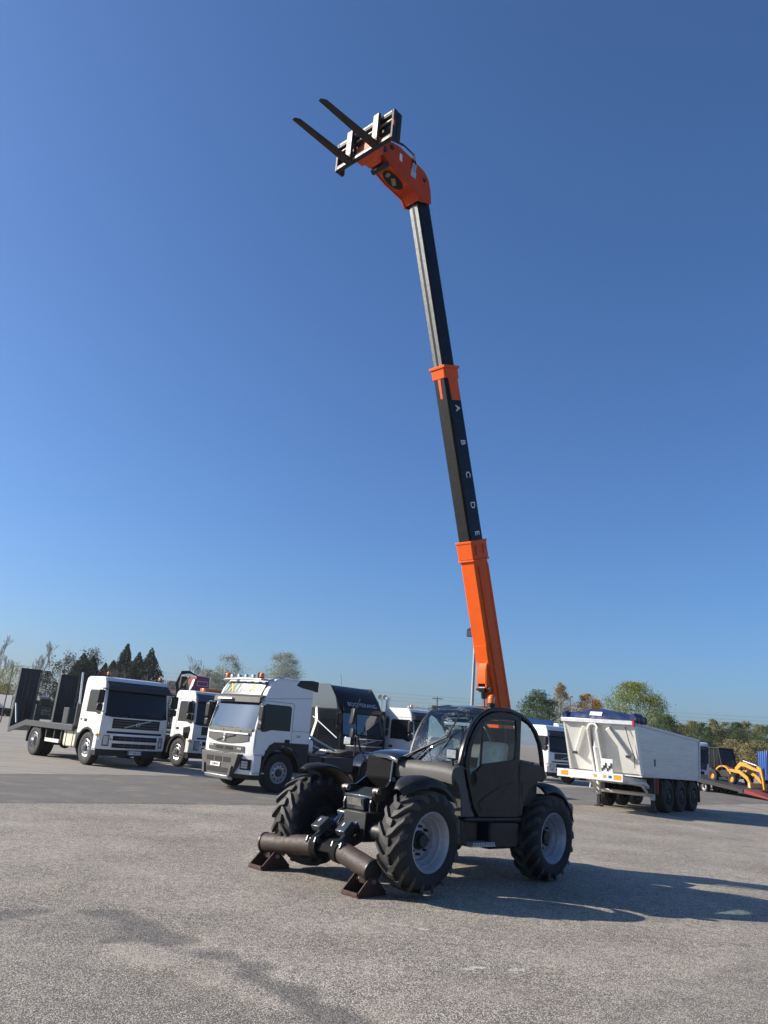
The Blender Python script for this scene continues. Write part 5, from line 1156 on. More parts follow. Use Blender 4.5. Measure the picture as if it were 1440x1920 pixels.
# far row at the left edge of the yard
for i, (x, y, yw, mt, lab, zt) in enumerate(((-52.3,107.6,345,'white_dirty','grey-white lorry cut off at the far left edge of the photo',2.95),(-51.5,110.6,345,'cab_red','red lorry in the far row left of the upright ramps',2.95),
        (-46.2,108,345,'cream_tank','cream lorry seen between the two upright ramps, nearer one',3.0),(-45.3,111,345,'cream_tank','cream lorry seen between the two upright ramps, farther one',3.0))):
    plain_truck(lab, (x, y, 0), yw, mt, ztop=zt, group='lorries in the far row on the left', face=True, body='box')

def blue_tipper():
    T = thing('blue_tipper', 'dark blue tipper lorry cut off by the right edge of the photo', 'truck', (24.75,46.4,0), R(250))
    m = MB(); m.prism([(-.6,.95),(-.7,2.62),(-5.5,2.62),(-5.4,.95)], 'y', -1.22, 1.22); b = m.build('tipper_body', 'blue_paint', T, bevel=.03)
    for x in (-1.3,-2.3,-3.3,-4.3):
        for s in (-1, 1):
            m = MB(); m.box(x-.07,x+.07,s*1.23-.03,s*1.23+.03,.95,2.6); m.build('side_rib', 'blue_light', b, bevel=.01)
    c = Cab(T, 'blue_paint', xf=2.2, xr=-.4, W=2.4, z0=1.0); fm_glass(c, T)
    for x in (.9,-3.2,-4.4):
        for s in (-1, 1): truck_wheel(T, x, s*1.02, s, low=True)
    chassis_rails(T, -5.4, 2.0); m = MB(); m.box(-5.3,.2,-.9,.9,.5,.95); m.build('underbody', 'chassis', T)
blue_tipper()

def tipper_trailer():
    u, v = dirv(230); p = Vector((10.40,27.94,0))-v*1.02
    T = thing('tipper_trailer', 'parked three-axle tipper semi-trailer with white front, grey sides and blue sheet on top', 'trailer', p, R(230))
    HW = 1.2
    for x in (0,-1.31,-2.62):
        for s in (-1, 1): truck_wheel(T, x, s*1.02, s, .535, .36, 'dark_steel')
        m = MB(); m.cyl((x,-.9,.535),(x,.9,.535),.07,n=12); m.build('axle', 'chassis', T)
        for s in (-1, 1):
            m = MB(); m.arc(x,.54,.60,.625,5,175,min(s*.8,s*1.2),max(s*.8,s*1.2)); m.build('mudguard', 'black_plastic', T)
    for s in (-1, 1):
        m = MB(); m.box(.62,.66,min(s*.82,s*1.2),max(s*.82,s*1.2),.55,1.08); m.build('mud_flap', 'black_plastic', T)
        m = MB(); m.box(-3.3,-3.26,min(s*.82,s*1.2),max(s*.82,s*1.2),.3,.85); m.build('mud_flap', 'black_plastic', T)
    # body: aluminium sides with a top rail, sloping front in white
    def top(x): return 2.46+.30*(x+3.65)/6.9
    for s in (-1, 1):
        m = MB(); m.prism([(2.5,1.22),(3.02,top(3.02)),(-3.3,top(-3.3)),(-3.2,1.12)], 'y', s*HW-.025, s*HW+.025); sd = m.build('body_side', 'aluminium', T, bevel=.006)
        m = MB(); m.prism([(2.36,1.20),(2.90,top(2.9)-.05),(3.16,top(3.1)-.04),(2.60,1.20)], 'y', s*HW-.03, s*HW+.034); m.build('white_corner', 'trailer_white', sd)
        m = MB(); m.bar((3.12,s*(HW+.0),top(3.1)+.03),(-3.32,s*(HW+.0),top(-3.32)+.03),.10,.10); m.build('top_rail', 'aluminium', sd, bevel=.02)
        m = MB(); m.bar((2.3,s*(HW+.01),1.19),(-3.2,s*(HW+.01),1.10),.08,.09); m.build('bottom_rail', 'aluminium', sd, bevel=.015)
        m = MB(); m.bar((-3.22,s*(HW+.02),1.10),(-3.30,s*(HW+.02),top(-3.3)),.06,.14,(1,0,0)); m.build('rear_post', 'aluminium', sd, bevel=.01)
        m = MB(); m.box(1.32,1.40,s*(HW+.03)-.01,s*(HW+.03)+.01,1.5,1.72); m.build('side_latch', 'dark_steel', sd)
        for k in range(5):
            z = 1.42+.25*k; m = MB(); m.bar((2.42+(z-1.22)*.4,s*(HW+.026),z),(-3.2,s*(HW+.026),z-.08-.02*k),.006,.012); m.build('panel_seam', 'galvanised', sd)
    m = MB(); P = [[(2.50,y,1.22) for y in np.linspace(-HW,HW,7)],[(3.16,y,2.72) for y in np.linspace(-HW,HW,7)]]; m.slab(P, (-.05,0,.03)); fp = m.build('front_panel', 'trailer_white', T)
    m = MB(); m.box(-3.28,-3.23,-HW,HW,1.1,2.4); m.build('tailgate', 'aluminium', T)
    m = MB(); m.prism([(2.45,1.2),(-3.2,1.1),(-3.2,1.06),(2.45,1.14)], 'y', -HW, HW); m.build('body_floor', 'trailer_white', T)
    m = MB(); m.box(3.18,3.28,-HW-.06,HW+.02,2.72,2.85); tr = m.build('top_board', 'galvanised', T, bevel=.01)
    m = MB(); m.box(3.16,3.29,HW+.02,HW+.07,2.68,2.86); m.build('board_end', 'reflector_red', tr)
    def fr(y, z, o=0.): t = (z-1.22)/1.52; return Vector((2.50+.66*t+o*.9, y, z-o*.43))
    for ya, yb in ((-1.0,-.45),(1.0,.35)):
        m = MB(); m.bar(fr(ya*.92,1.72,.06), fr(yb,2.62,.06), .15, .10, (1,0,-.6)); m.build('front_strut', 'trailer_white', fp, bevel=.02)
        q = fr(ya*.92,1.80,.13); m = MB(); m.box(q.x-.03,q.x+.05,q.y-.07,q.y+.07,q.z-.04,q.z+.04); m.build('strut_clip', 'dark_steel', fp)
    for y in (-.30,.02):
        m = MB(); m.bar(fr(y,1.22,.10), fr(y,2.62,.10), .07, .24, (1,0,-.6)); m.build('ram_housing_side', 'trailer_white', fp, bevel=.015)
    m = MB(); m.arc(0,0,.13,.19,0,180,-.06,.06,10)
    o = m.build('ram_housing_top', 'trailer_white', fp); o.matrix_basis = Matrix.Translation(fr(-.14,2.6,.12)) @ Matrix(((0,1,0,0),(1,0,0,0),(0,0,1,0),(0,0,0,1)))
    m = MB(); m.cyl((2.66,-.14,1.2),(2.98,-.14,2.0),.095,n=18); m.cyl((2.96,-.14,1.95),(3.08,-.14,2.5),.075,n=18); m.cyl((3.06,-.14,2.45),(3.1,-.14,2.60),.06,n=14); m.build('tipping_ram', 'white_paint', T, angle=40)
    m = MB(); m.box(3.0,3.16,.12,.52,1.18,1.62); m.build('valve_panel', 'trailer_white', T, bevel=.01)
    m = MB()
    for k in range(6): m.box(3.16,3.19,.15+.06*k,.18+.06*k,1.24+.05*(k%3),1.34+.08*(k%3))
    m.build('hose_couplings', 'black_plastic', T)['kind'] = 'stuff'
    m = MB(); m.tube([(3.18,.95,2.66),(3.04,1.02,2.2),(2.85,1.12,1.75),(2.66,1.05,1.4)], .012, 5); m.build('air_hose', 'hose', T)
    # chassis: front board with reflectors, rails, legs, braces
    for s in (-1, 1):
        m = MB(); m.prism([(3.47,1.0),(3.47,1.16),(-3.4,1.06),(-3.4,.8),(.8,.8),(2.2,.96)], 'y', s*.5-.06, s*.5+.06); m.build('chassis_rail', 'trailer_white', T, bevel=.01)
        m = MB(); m.box(.80,.94,s*.95-.07,s*.95+.07,.40,1.05); lg = m.build('landing_leg', 'trailer_white', T, bevel=.01)
        m = MB(); m.box(.82,.92,s*.95-.055,s*.95+.055,.06,.42); m.box(.74,1.0,s*.95-.12,s*.95+.12,0.005,.05); m.build('leg_foot', 'dark_steel', lg, bevel=.008)
        m = MB(); m.tube([(2.6,s*.62,.98),(1.7,s*.9,.86),(1.2,s*.93,.6),(.95,s*.95,.5)], .045, 8); m.build('leg_brace', 'trailer_white', T)
        m = MB(); m.tube([(.9,s*.95,.95),(1.15,s*.85,.80),(1.3,s*.5,.95)], .03, 6); m.build('leg_stay', 'trailer_white', T)
    m = MB(); m.cyl((.87,-.9,.55),(.87,.9,.55),.06,n=12); m.build('leg_crossbar', 'trailer_white', T)
    m = MB(); m.tube([(1.1,-1.12,1.0),(1.15,-1.16,.6),(.95,-1.06,.45)], .025, 6); m.build('crank_handle', 'galvanised', T)
    m = MB(); m.box(3.48,3.56,-1.22,1.02,.96,1.20); fb = m.build('front_board', 'white_paint', T, bevel=.01)
    for y in (-.95,.84):
        m = MB(); m.box(3.555,3.568,y-.12,y+.12,1.02,1.16); m.build('reflector', 'reflector_orange', fb)
    for y, mt in ((.1,'reflector_orange'),(.42,'reflector_orange'),(.60,'plate_blue')):
        m = MB(); m.box(3.555,3.568,y-.05,y+.05,1.05,1.13); m.build('board_plate', mt, fb)
    m = MB(); m.prism([(3.47,1.0),(2.2,.92),(.6,.8),(.6,1.0),(3.47,1.15)], 'y', -.9, .9); m.build('king_pin_plate', 'trailer_white', T)
    for s in (-1, 1):
        m = MB(); m.prism([(3.0,1.0),(1.6,.98),(.9,.7),(.9,.62),(1.7,.90),(3.0,.92)], 'y', s*.98-.03, s*.98+.03); m.build('side_strut', 'trailer_white', T)
    m = MB(); m.box(1.06,1.3,.92,1.16,.62,1.14); m.build('tool_box', 'black_plastic', T, bevel=.02); m = MB(); m.box(.97,1.05,1.02,1.20,.60,1.14); m.build('extinguisher_box', 'extinguisher', T, bevel=.03)
    # sheet gathered at the front
    m = MB(); P = []
    rnd = random.Random(3)
    for i in range(13):
        x = 3.22-1.15*i/12; row = []
        for j in range(25):
            y = -1.28+2.56*j/24; t = j/24
            env = (.10+.22*math.sin(math.pi*min(1, max(0, t))) if i < 9 else .24)*math.sin(math.pi*(i+.6)/13.2)**.45
            z = 2.86+env+.035*math.sin(y*9+i*1.3)+.025*math.sin(i*2.2+y*4)+rnd.uniform(-.012,.012)
            if j in (0, 24): z = 2.80
            if i in (0,): z = 2.87
            row.append((x+rnd.uniform(-.02,.02), y, z))
        P.append(row)
    m.grid(P); tp = m.build('tarpaulin', 'tarp_blue', T, angle=75)
    tp.modifiers.new('sub', 'SUBSURF').levels = 1; tp.modifiers['sub'].render_levels = 1
    for y, r, x in ((-1.18,.12,2.9),(1.2,.14,2.75)):
        m = MB(); pts = [(3.16-.9*k/8, y+.05*math.sin(k*1.7), 2.93+.05*math.sin(k*2.3)) for k in range(9)]; m.tube(pts, r, 10, r*.9); q = m.build('sheet_roll', 'tarp_blue', T, angle=70)
    m = MB(); m.obox((3.16,-.05,3.02), (.02,.42,.14), ((.8,0,.5),(0,1,0),(-.5,0,.8))); m.build('sheet_label', 'plate_white', T)
tipper_trailer()

def low_loader():
    # deck slopes from the gooseneck down to the red ramp end
    A = Vector((21.2,51.0,.72)); B = Vector((22.9,42.6,.12)); d = (B-A); L = d.length; yaw = math.atan2(d.y, d.x)
    T = thing('low_loader', 'low-loader ramp trailer sloping down to red ramp ends under the yellow digger', 'trailer', (A.x, A.y, 0), yaw)
    h = lambda x: .72-.60*x/math.hypot(d.x,d.y)
    m = MB(); m.prism([(-1.2,.72),(-1.2,.9),(0,.9),(0,.72)], 'y', -1.25, 1.25); m.build('gooseneck', 'chassis', T)
    m = MB(); m.prism([(0,h(0)),(6,h(6)),(6,h(6)+.12),(0,h(0)+.18)], 'y', -1.25, 1.25); m.build('sloping_deck', 'chassis', T, bevel=.01)
    for s in (-1, 1):
        m = MB(); m.prism([(0,h(0)-.08),(6,h(6)-.05),(6,h(6)+.12),(0,h(0)+.18)], 'y', s*1.28-.03, s*1.28+.03); m.build('deck_edge', 'chassis', T)
        m = MB(); m.prism([(6,h(6)-.08),(8.6,.01),(8.6,.06),(6,h(6)+.14)], 'y', min(s*.35,s*1.25), max(s*.35,s*1.25)); m.build('ramp', 'lowloader_red', T, bevel=.01)
        for x in (.5,1.3,2.1): truck_wheel(T, x, s*.95, s, .30, .24, low=True)
low_loader()

def digger():
    T = thing('backhoe_digger', 'yellow digger with dark cab, arched arm and toothed bucket, loaded on the red ramp', 'digger', (22.15,48.3,.62), R(-70), scale=.82)
    m = MB(); m.prism([(-1.3,.35),(-1.3,1.1),(.5,1.1),(.9,.8),(.9,.35)], 'y', -.55, .55); m.build('engine_bay', 'black_paint', T, bevel=.08)
    m = MB(); m.prism([(-1.5,.95),(-1.4,2.35),(-.55,2.35),(-.2,.95)], 'y', -.72, .62); c = m.build('cab', 'dark_glass', T, bevel=.05)
    for y in (-.73,.63):
        for a, b in (((-1.5,.95),(-1.4,2.35)),((-.55,2.35),(-.2,.95)),((-.95,.95),(-.95,2.35))):
            m = MB(); m.bar((a[0],y,a[1]),(b[0],y,b[1]),.05,.07,(1,0,0)); m.build('cab_pillar', 'black_paint', c)
    m = MB(); m.box(-1.5,-.45,-.8,.7,2.33,2.43); m.build('cab_roof', 'black_paint', c, bevel=.04)
    for x, r in ((-1.1,.45),(.75,.36)):
        for s in (-1, 1):
            t = MB(); t.lathe([(.2,-.13),(r*.85,-.15),(r,-.1),(r,.1),(r*.85,.15),(.2,.13)], (x,s*.75,r-.05), (0,1,0), 24); w = t.build('wheel', 'rubber', T, angle=40)
            t = MB(); t.lathe([(.22,-.1),(.22,.12),(.15,.04),(.02,.06)], (x,s*.75,r-.05), (0,s,0), 20); t.build('rim', 'machine_yellow', w)
    def arm(name, pts, w, y, par=T, mat='machine_yellow'):
        m = MB(); n = len(pts); L = []
        for i, (x, z, h) in enumerate(pts):
            a = Vector(pts[max(i-1,0)][:2]); b = Vector(pts[min(i+1,n-1)][:2]); t = (b-a).normalized(); q = Vector((-t.y,t.x))*h/2
            L.append([(x+q.x,y-w/2,z+q.y),(x+q.x,y+w/2,z+q.y),(x-q.x,y+w/2,z-q.y),(x-q.x,y-w/2,z-q.y)])
        m.loops(L); return m.build(name, mat, par, bevel=.02)
    arm('main_boom', [(-.1,.30,.20),(.6,.95,.26),(1.1,1.38,.32),(1.5,1.36,.28),(2.1,1.14,.20),(2.9,.98,.15)], .18, -.25)
    arm('dipper_arm', [(2.55,1.28,.18),(2.85,1.12,.20),(3.0,.5,.15),(3.1,-.35,.10),(3.35,-.75,.08)], .16, -.25)
    m = MB(); m.cyl((1.3,-.25,1.62),(2.5,-.25,1.36),.045,n=10); m.build('dipper_ram', 'galvanised', T)
    m = MB(); m.tube([(1.0,-.14,1.3),(1.4,-.12,1.66),(2.0,-.12,1.5),(2.6,-.13,1.2),(2.95,-.14,.6)], .03, 6); m.build('arm_hose', 'hose', T)
    m = MB(); m.arc(-.2,.35,.75,.85,20,140,-.75,-.5); m.build('wheel_fender', 'machine_yellow', T)
    arm('loader_arm', [(.2,.9,.16),(1.3,.85,.26),(2.0,.45,.24),(2.35,-.1,.14)], .16, .45)
    arm('loader_arm', [(.2,.9,.16),(1.3,.85,.26),(2.0,.45,.24),(2.35,-.1,.14)], .16, -.62)
    m = MB(); m.cyl((.7,-.25,.2),(1.35,-.25,1.0),.05,n=10); m.build('boom_ram', 'galvanised', T)
    m = MB(); m.prism([(2.3,-.55),(2.3,.15),(2.5,.2),(2.55,-.3),(2.9,-.72),(2.85,-.8)], 'y', -.95, .75); b = m.build('bucket', 'wood_crate', T, bevel=.02)
    for k in range(7):
        y = -.88+.26*k; m = MB(); m.prism([(2.8,-.80),(2.8,-.72),(3.05,-.84)], 'y', y-.04, y+.04); m.build('bucket_tooth', 'dark_steel', b)
digger()

# ------------------------------------------------------------------ poles and wires
def flood_pole():
    T = thing('floodlight_pole', 'tall grey floodlight pole with two floodlights behind the orange boom', 'lamp post', (5.36,40.94,0))
    m = MB(); m.cyl((0,0,0),(0,0,8.0),.10,.065,n=14); m.build('pole', 'pole_grey', T)
    m = MB(); m.bar((-.35,0,7.55),(.35,0,7.55),.05,.05); m.bar((-.2,0,7.9),(.25,0,7.9),.05,.05); m.build('bracket', 'dark_steel', T)
    for (x, z, t) in ((-.30,7.28,.25),(-.22,8.05,-.5)):
        c = Vector((x,-.12,z)); ax = (Vector((1,0,0)) if t > 0 else Vector((.3,-.95,0)), Vector((.1,-1,-t)).normalized(), Vector((0,-t,1)).normalized())
        m = MB(); m.obox(c, (.34,.09,.40), (Vector((1,0,0)), Vector((0,1,t*.6)), Vector((0,-t*.6,1)))) if t > 0 else m.obox(c, (.12,.30,.42), (Vector((1,0,.2)), Vector((0,1,0)), Vector((-.2,0,1))))
        f = m.build('floodlight', 'dark_steel', T, bevel=.02)
        if t > 0:
            m = MB(); m.obox(c+Vector((0,-.055,-.02)), (.28,.02,.30), (Vector((1,0,0)), Vector((0,1,t*.6)), Vector((0,-t*.6,1)))); m.build('lens', 'rim_grey', f)
flood_pole()
T = thing('yard_light', 'small distant yard light on a thin pole beside the black truck roof', 'lamp post', (1.05,62,0))
m = MB(); m.cyl((0,0,0),(0,0,4.4),.05,.04,n=8); m.build('pole', 'pole_grey', T)
for x in (-.2,.2):
    m = MB(); m.obox((x,-.05,4.55), (.3,.12,.34), ((1,0,0),(0,1,.4),(0,-.4,1))); m.build('floodlight', 'rim_steel', T, bevel=.03)
T = thing('utility_pole', 'thin wooden utility pole standing left of the upright ramps', 'pole', (-33.5,74,0), 0)
m = MB(); m.cyl((0,0,0),(.12,0,5.1),.06,.05,n=8); m.build('pole_shaft', 'wood_pole', T)
def wire(label, a, b, sag, r=.022):
    m = MB(); a = Vector(a); b = Vector(b); m.tube([a.lerp(b, k/16)-Vector((0,0,sag*4*(k/16)*(1-k/16))) for k in range(17)], r, 4)
    tag(m.build('overhead_wire', 'hose'), label, 'wire', 'overhead wires')
for dz, lab in ((0,'topmost overhead wire crossing the sky above the right-hand woods'),(-.7,'middle overhead wire crossing above the right-hand woods'),(-1.4,'lowest overhead wire crossing above the right-hand woods')):
    wire(lab, (-60,160,10.3+dz), (100,150,11.2+dz), 1.2, .011)
for (x, y, h, lab) in ((13.0,150,9.2,'wooden pole carrying overhead wires, seen right of the floodlight pole'),(-60,160,11.5,'wooden pole carrying the overhead wires far left'),(100,150,12.4,'wooden pole carrying the overhead wires far right')):
    if h < 10:
        T = thing('utility_pole', lab, 'pole', (x,y,0), 0); m = MB(); m.cyl((0,0,0),(0,0,h),.16,.1,n=8); m.bar((-1,0,h-.3),(1,0,h-.3),.12,.14); m.build('pole_shaft', 'wood_pole', T)

# ------------------------------------------------------------------ trees
def quads_mesh(name, C, A, B, mat):
    """leaf faces: centres C, half axes A and B (numpy, n x 3)"""
    n = len(C); co = np.empty((n, 4, 3), np.float32)
    co[:,0] = C-A-B*.6; co[:,1] = C+A*.9-B; co[:,2] = C+A+B*.7; co[:,3] = C-A*.8+B
    me = bpy.data.meshes.new(name); me.vertices.add(4*n); me.vertices.foreach_set('co', co.ravel())
    me.loops.add(4*n); me.loops.foreach_set('vertex_index', np.arange(4*n, dtype=np.int32)); me.polygons.add(n); me.polygons.foreach_set('loop_start', (np.arange(n)*4).astype(np.int32))
    me.update(calc_edges=True); me.materials.append(MATS[mat]); return me
def leaf_axes(rg, n, size, flat=.0):
    d = rg.normal(size=(n, 3)); d /= np.linalg.norm(d, axis=1)[:, None]
    e = rg.normal(size=(n, 3)); e -= (e*d).sum(1)[:, None]*d; e /= np.linalg.norm(e, axis=1)[:, None]
    s = size*rg.uniform(.55, 1.25, (n, 1)); return d*s*.5, e*s*.36
def branches(mb, rnd, p, d, L, r, depth, spread, up_, n=4, tips=None, rmin=.02, ratio=.72):
    segs = 3; q = Vector(p); pts = [q.copy()]
    for _ in range(segs):
        d = (d+Vector((rnd.uniform(-1,1), rnd.uniform(-1,1), rnd.uniform(-.6,1)))*.13+Vector((0,0,up_))).normalized(); q = q+d*L/segs; pts.append(q.copy())
    mb.tube(pts, max(r, rmin), n, max(r*.62, rmin*.8))
    if tips is not None and depth <= 1: tips += pts[1:]
    if depth == 0: return
    k = rnd.choice((2,3,3)) if depth > 1 else 3
    for i in range(k):
        f = rnd.uniform(.45, 1.) if i else 1.; o = pts[min(segs, max(1, int(round(f*segs))))]
        a = rnd.uniform(0, 2*math.pi); x, y, _ = frame(d); nd = (d+(x*math.cos(a)+y*math.sin(a))*rnd.uniform(.35, 1.)*spread).normalized()
        branches(mb, rnd, o, nd, L*rnd.uniform(.6, .9)*ratio/.72*.9, r*.6, depth-1, spread, up_, n, tips, rmin, ratio)
def crown_tree(name, label, x, y, h, w, leaf, shape='round', base=.18, clumps=60, leaves=3000, size=.32, seed=1, bark='bark', cl=.16, lobes=None, group='trees behind the yard', cat='tree'):
    leaves = int(leaves*3.2); size *= .52; rg = np.random.default_rng(seed); rnd = random.Random(seed); T = thing(name, label, cat, (x, y, 0), 0, group)
    def rad(t):
        if shape == 'cone': return np.clip((1-t)**.8, .02, 1)*(.93+.12*np.sin(t*26))
        if shape == 'column': return np.clip(np.sin(np.pi*np.clip(t*.93+.07, 0, 1))**.6, .05, 1)
        if shape == 'shrub': return np.clip((1-t**2.2), .05, 1)**.6
        if shape == 'pine': return np.clip(np.sin(np.pi*np.clip(.16+t*.80, 0, 1))**.8, .05, 1)
        return np.clip(1-(2*t-1)**2, .03, 1)**.5
    t = rg.beta(1.25, 1.15, clumps) if shape != 'cone' else rg.beta(1., 1.6, clumps)
    a = rg.uniform(0, 2*np.pi, clumps); rr = rg.uniform(.25, 1, clumps)**.5*rad(t)*w/2*rg.uniform(.75, 1.08, clumps)
    lean = rg.normal(0, .03*w, 2)
    Cc = np.stack([rr*np.cos(a)+lean[0]*t, rr*np.sin(a)+lean[1]*t, h*(base+(1-base)*t)], 1)
    if shape == 'cone': Cc[:,2] -= rr*.15
    k = rg.integers(0, clumps, leaves); sg = cl*w*(.35+.65*rad(t[k]))[:, None]*rg.uniform(.5,1.2,(clumps,1))[k]
    C = Cc[k]+rg.normal(size=(leaves, 3))*sg*np.array([1, 1, .7])
    C[:,2] = np.clip(C[:,2], .1, h*1.02)
    if shape == 'cone':
        tt = 1-np.sqrt(rg.uniform(0, 1, leaves)); tt = tt**.85; aa = rg.uniform(0, 2*np.pi, leaves)
        lay = 1+.16*np.sin(aa*3+tt*19)+.12*np.sin(aa*7-tt*31)+.10*np.sin(tt*46)
        r_ = (1-tt)**.82*w/2*np.sqrt(rg.uniform(.12, 1, leaves))*lay+.03
        C = np.stack([r_*np.cos(aa)+lean[0]*tt, r_*np.sin(aa)+lean[1]*tt, h*(base+(1-base)*tt)-r_*.28], 1); C[:,2] = np.clip(C[:,2], .1, h)
    A, B = leaf_axes(rg, leaves, size)
    cr = bpy.data.objects.new('crown', quads_mesh('crown', C, A, B, leaf)); COL.objects.link(cr); cr.parent = T; cr['kind'] = 'stuff'
    mb = MB()
    if shape in ('cone','column'): mb.tube([(0,0,0),(lean[0]*.4,lean[1]*.4,h*.5),(lean[0],lean[1],h*.97)], .03*h*.5+.04, 6, .03)
    else:
        top = h*(base+.25*(1-base)); mb.tube([(0,0,0),(lean[0]*.2,lean[1]*.2,top*.6),(lean[0]*.4,lean[1]*.4,top)], .018*h+.05, 6, .012*h)
        for i in rg.choice(clumps, min(clumps, 16), replace=False):
            p = Vector(Cc[i]); s = Vector((lean[0]*.4,lean[1]*.4,top*rnd.uniform(.6,1))); mid = s.lerp(p, .5)+Vector((rnd.uniform(-.2,.2),rnd.uniform(-.2,.2),.15*h*rnd.uniform(-.2,.4)))
            mb.tube([s, mid, p], .008*h, 5, .015)
    mb.build('trunk', bark, T, angle=60)
    return T
def bare_tree(name, label, x, y, h, seed, depth=6, spread=.75, bark='bark_pale', leaf=None, leaves=0, size=.25, group='trees behind the yard', rmin=.018, stems=1):
    rnd = random.Random(seed); T = thing(name, label, 'tree', (x, y, 0), 0, group); mb = MB(); tips = []
    for k in range(stems):
        d = Vector((rnd.uniform(-.25,.25)*stems, rnd.uniform(-.25,.25)*stems, 1)).normalized()
        branches(mb, rnd, (0,0,0) if stems == 1 else (rnd.uniform(-.3,.3),rnd.uniform(-.3,.3),0), d, h*.30, h*.016, depth, spread, .10, 4, tips, rmin)
    zm = max(v[2] for v in mb.v); k = h/zm; mb.v = [(v[0]*k, v[1]*k, v[2]*k) for v in mb.v]
    mb.build('trunk', bark, T, angle=60)
    if leaf:
        leaves = int(leaves*2); size *= .7; rg = np.random.default_rng(seed); P = np.array([[p.x*k, p.y*k, p.z*k] for p in tips]); C = P[rg.integers(0, len(P), leaves)]+rg.normal(size=(leaves, 3))*.28
        A, B = leaf_axes(rg, leaves, size); o = bpy.data.objects.new('crown', quads_mesh('crown', C, A, B, leaf)); COL.objects.link(o); o.parent = T; o['kind'] = 'stuff'
    return T
def rs(r, y, slope): return r*y, y, 1.857+slope*y
def put(fn, name, label, r, y, slope, *a, **k):
    if k.get('group') == 'left-hand trees':
        y *= 1.38
        if fn is crown_tree: a = (a[0]*1.38,)+a[1:]
    X, Y, H = rs(r, y, slope); return fn(name, label, X, Y, H, *a, **k)
LB = 'left-hand trees'; RB = 'right-hand trees'
put(bare_tree, 'bare_tree', 'leafless pale tree at the far left edge of the photo', -.472, 95, .086, 11, group=LB)
put(bare_tree, 'bare_tree', 'leafless tree above the left upright ramp', -.428, 95, .081, 23, group=LB)
put(bare_tree, 'thin_leaved_tree', 'dark thinly leaved tree between the two upright ramps', -.392, 90, .0745, 35, depth=5, spread=.8, leaf='leaf_brown', leaves=1500, size=.30, group=LB)
put(crown_tree, 'yellow_green_bush', 'yellow-green bush left of the upright ramps', -.447, 88, .044, 5.5, 'leaf_yellowgreen', base=.1, clumps=50, leaves=1500, size=.28, seed=4, group=LB)
put(crown_tree, 'dark_evergreen', 'rounded dark evergreen between the ramps', -.407, 82, .040, 3.6, 'leaf_conifer', 'shrub', .02, 60, 2400, .26, 5, group=LB)
for i, (r, sl, w, y, lab) in enumerate(((-.365,.068,4.4,84,'broad dark conifer right of the ramps, leftmost of the conifer row'),(-.348,.066,3.6,86,'second conifer of the dark row, twin-topped'),(-.336,.058,2.6,80,'shortest conifer in the dark row'),(-.325,.062,3.0,84,'stubby conifer beside the tallest one'),(-.314,.085,3.4,88,'tallest conifer of the dark row above the white cab'),(-.297,.075,3.4,84,'fifth conifer, between the two tallest'),(-.277,.081,4.2,84,'rightmost tall conifer of the dark row'))):
    put(crown_tree, 'conifer', lab, r, y, sl, w*1.55, 'leaf_conifer', 'cone', .02, 320, 6000, .40, 40+i, cl=.06, group=LB)
put(bare_tree, 'bare_shrub', 'brown leafless shrub in front of the tall conifers', -.302, 74, .057, 51, depth=6, spread=.9, bark='bark', stems=3, group=LB, rmin=.014)
put(bare_tree, 'bare_tree', 'leafless tree left of the red crane', -.241, 92, .076, 62, group=LB)
put(bare_tree, 'bare_shrub', 'leafless scrub behind the crane lorry cab', -.262, 80, .048, 66, depth=5, stems=3, group=LB)
put(crown_tree, 'dark_evergreen', 'small dark evergreen low behind the stake rack', -.248, 84, .040, 3.4, 'leaf_conifer', 'shrub', .02, 50, 1800, .26, 67, group=LB)
put(crown_tree, 'dark_evergreen', 'small dark evergreen left of the crane knuckle', -.226, 88, .036, 3.6, 'leaf_dark', 'shrub', .02, 50, 1800, .26, 68, group=LB)
put(crown_tree, 'silver_poplar', 'tall silvery poplar behind the roof sign truck', -.181, 100, .080, 4.4, 'leaf_silver', 'round', .08, 120, 5200, .28, 71, 'bark_pale', cl=.14, group=LB)
put(crown_tree, 'silver_poplar', 'lower silvery poplar crown right of the red crane', -.203, 98, .060, 3.6, 'leaf_silver', 'round', .05, 90, 3600, .28, 72, 'bark_pale', cl=.14, group=LB)
put(crown_tree, 'silver_poplar', 'round silvery poplar above the white sleeper cab', -.111, 100, .0885, 4.9, 'leaf_silver', 'round', .10, 150, 6500, .28, 73, 'bark_pale', cl=.13, group=LB)
put(bare_tree, 'bare_tree', 'leafless low tree right of the white sleeper cab', -.066, 95, .050, 75, depth=5, group=LB)
rg_ = random.Random(9)
ORD = ('first','second','third','fourth','fifth','sixth','seventh','eighth','ninth','tenth','eleventh','twelfth','last')
HB = [f'{("dark green","olive","brownish")[i%3]} hedge bush behind the left-hand lorries, {ORD[i]} from the left' for i in range(13)]
for i, r in enumerate((-.50,-.475,-.455,-.43,-.38,-.355,-.29,-.27,-.21,-.155,-.135,-.085,-.045)):
    put(crown_tree, 'hedge_bush', HB[i], r, 150+rg_.uniform(-4,6), .018+rg_.uniform(-.006,.012), 6.5, ('leaf_dark','leaf_olive','leaf_brown')[i%3], 'shrub', .02, 40, 1300, .34, 90+i, group='hedge bushes behind the left-hand lorries', cat='bush')
for i, (r, sl) in enumerate(((-.01,.016),(.02,.02),(.045,.030),(.065,.034),(.085,.037),(.105,.036),(.125,.030),(.15,.026),(.175,.028))):
    put(crown_tree, 'low_tree', f'low {("dark green","olive")[i%2]} tree in the far line behind the telehandler, {ORD[i]} from the left', r, 135+rg_.uniform(-5,8), sl, 6.0, ('leaf_dark','leaf_olive')[i%2], 'shrub', .02, 50, 1500, .34, 120+i, group='far low trees behind the telehandler cab')
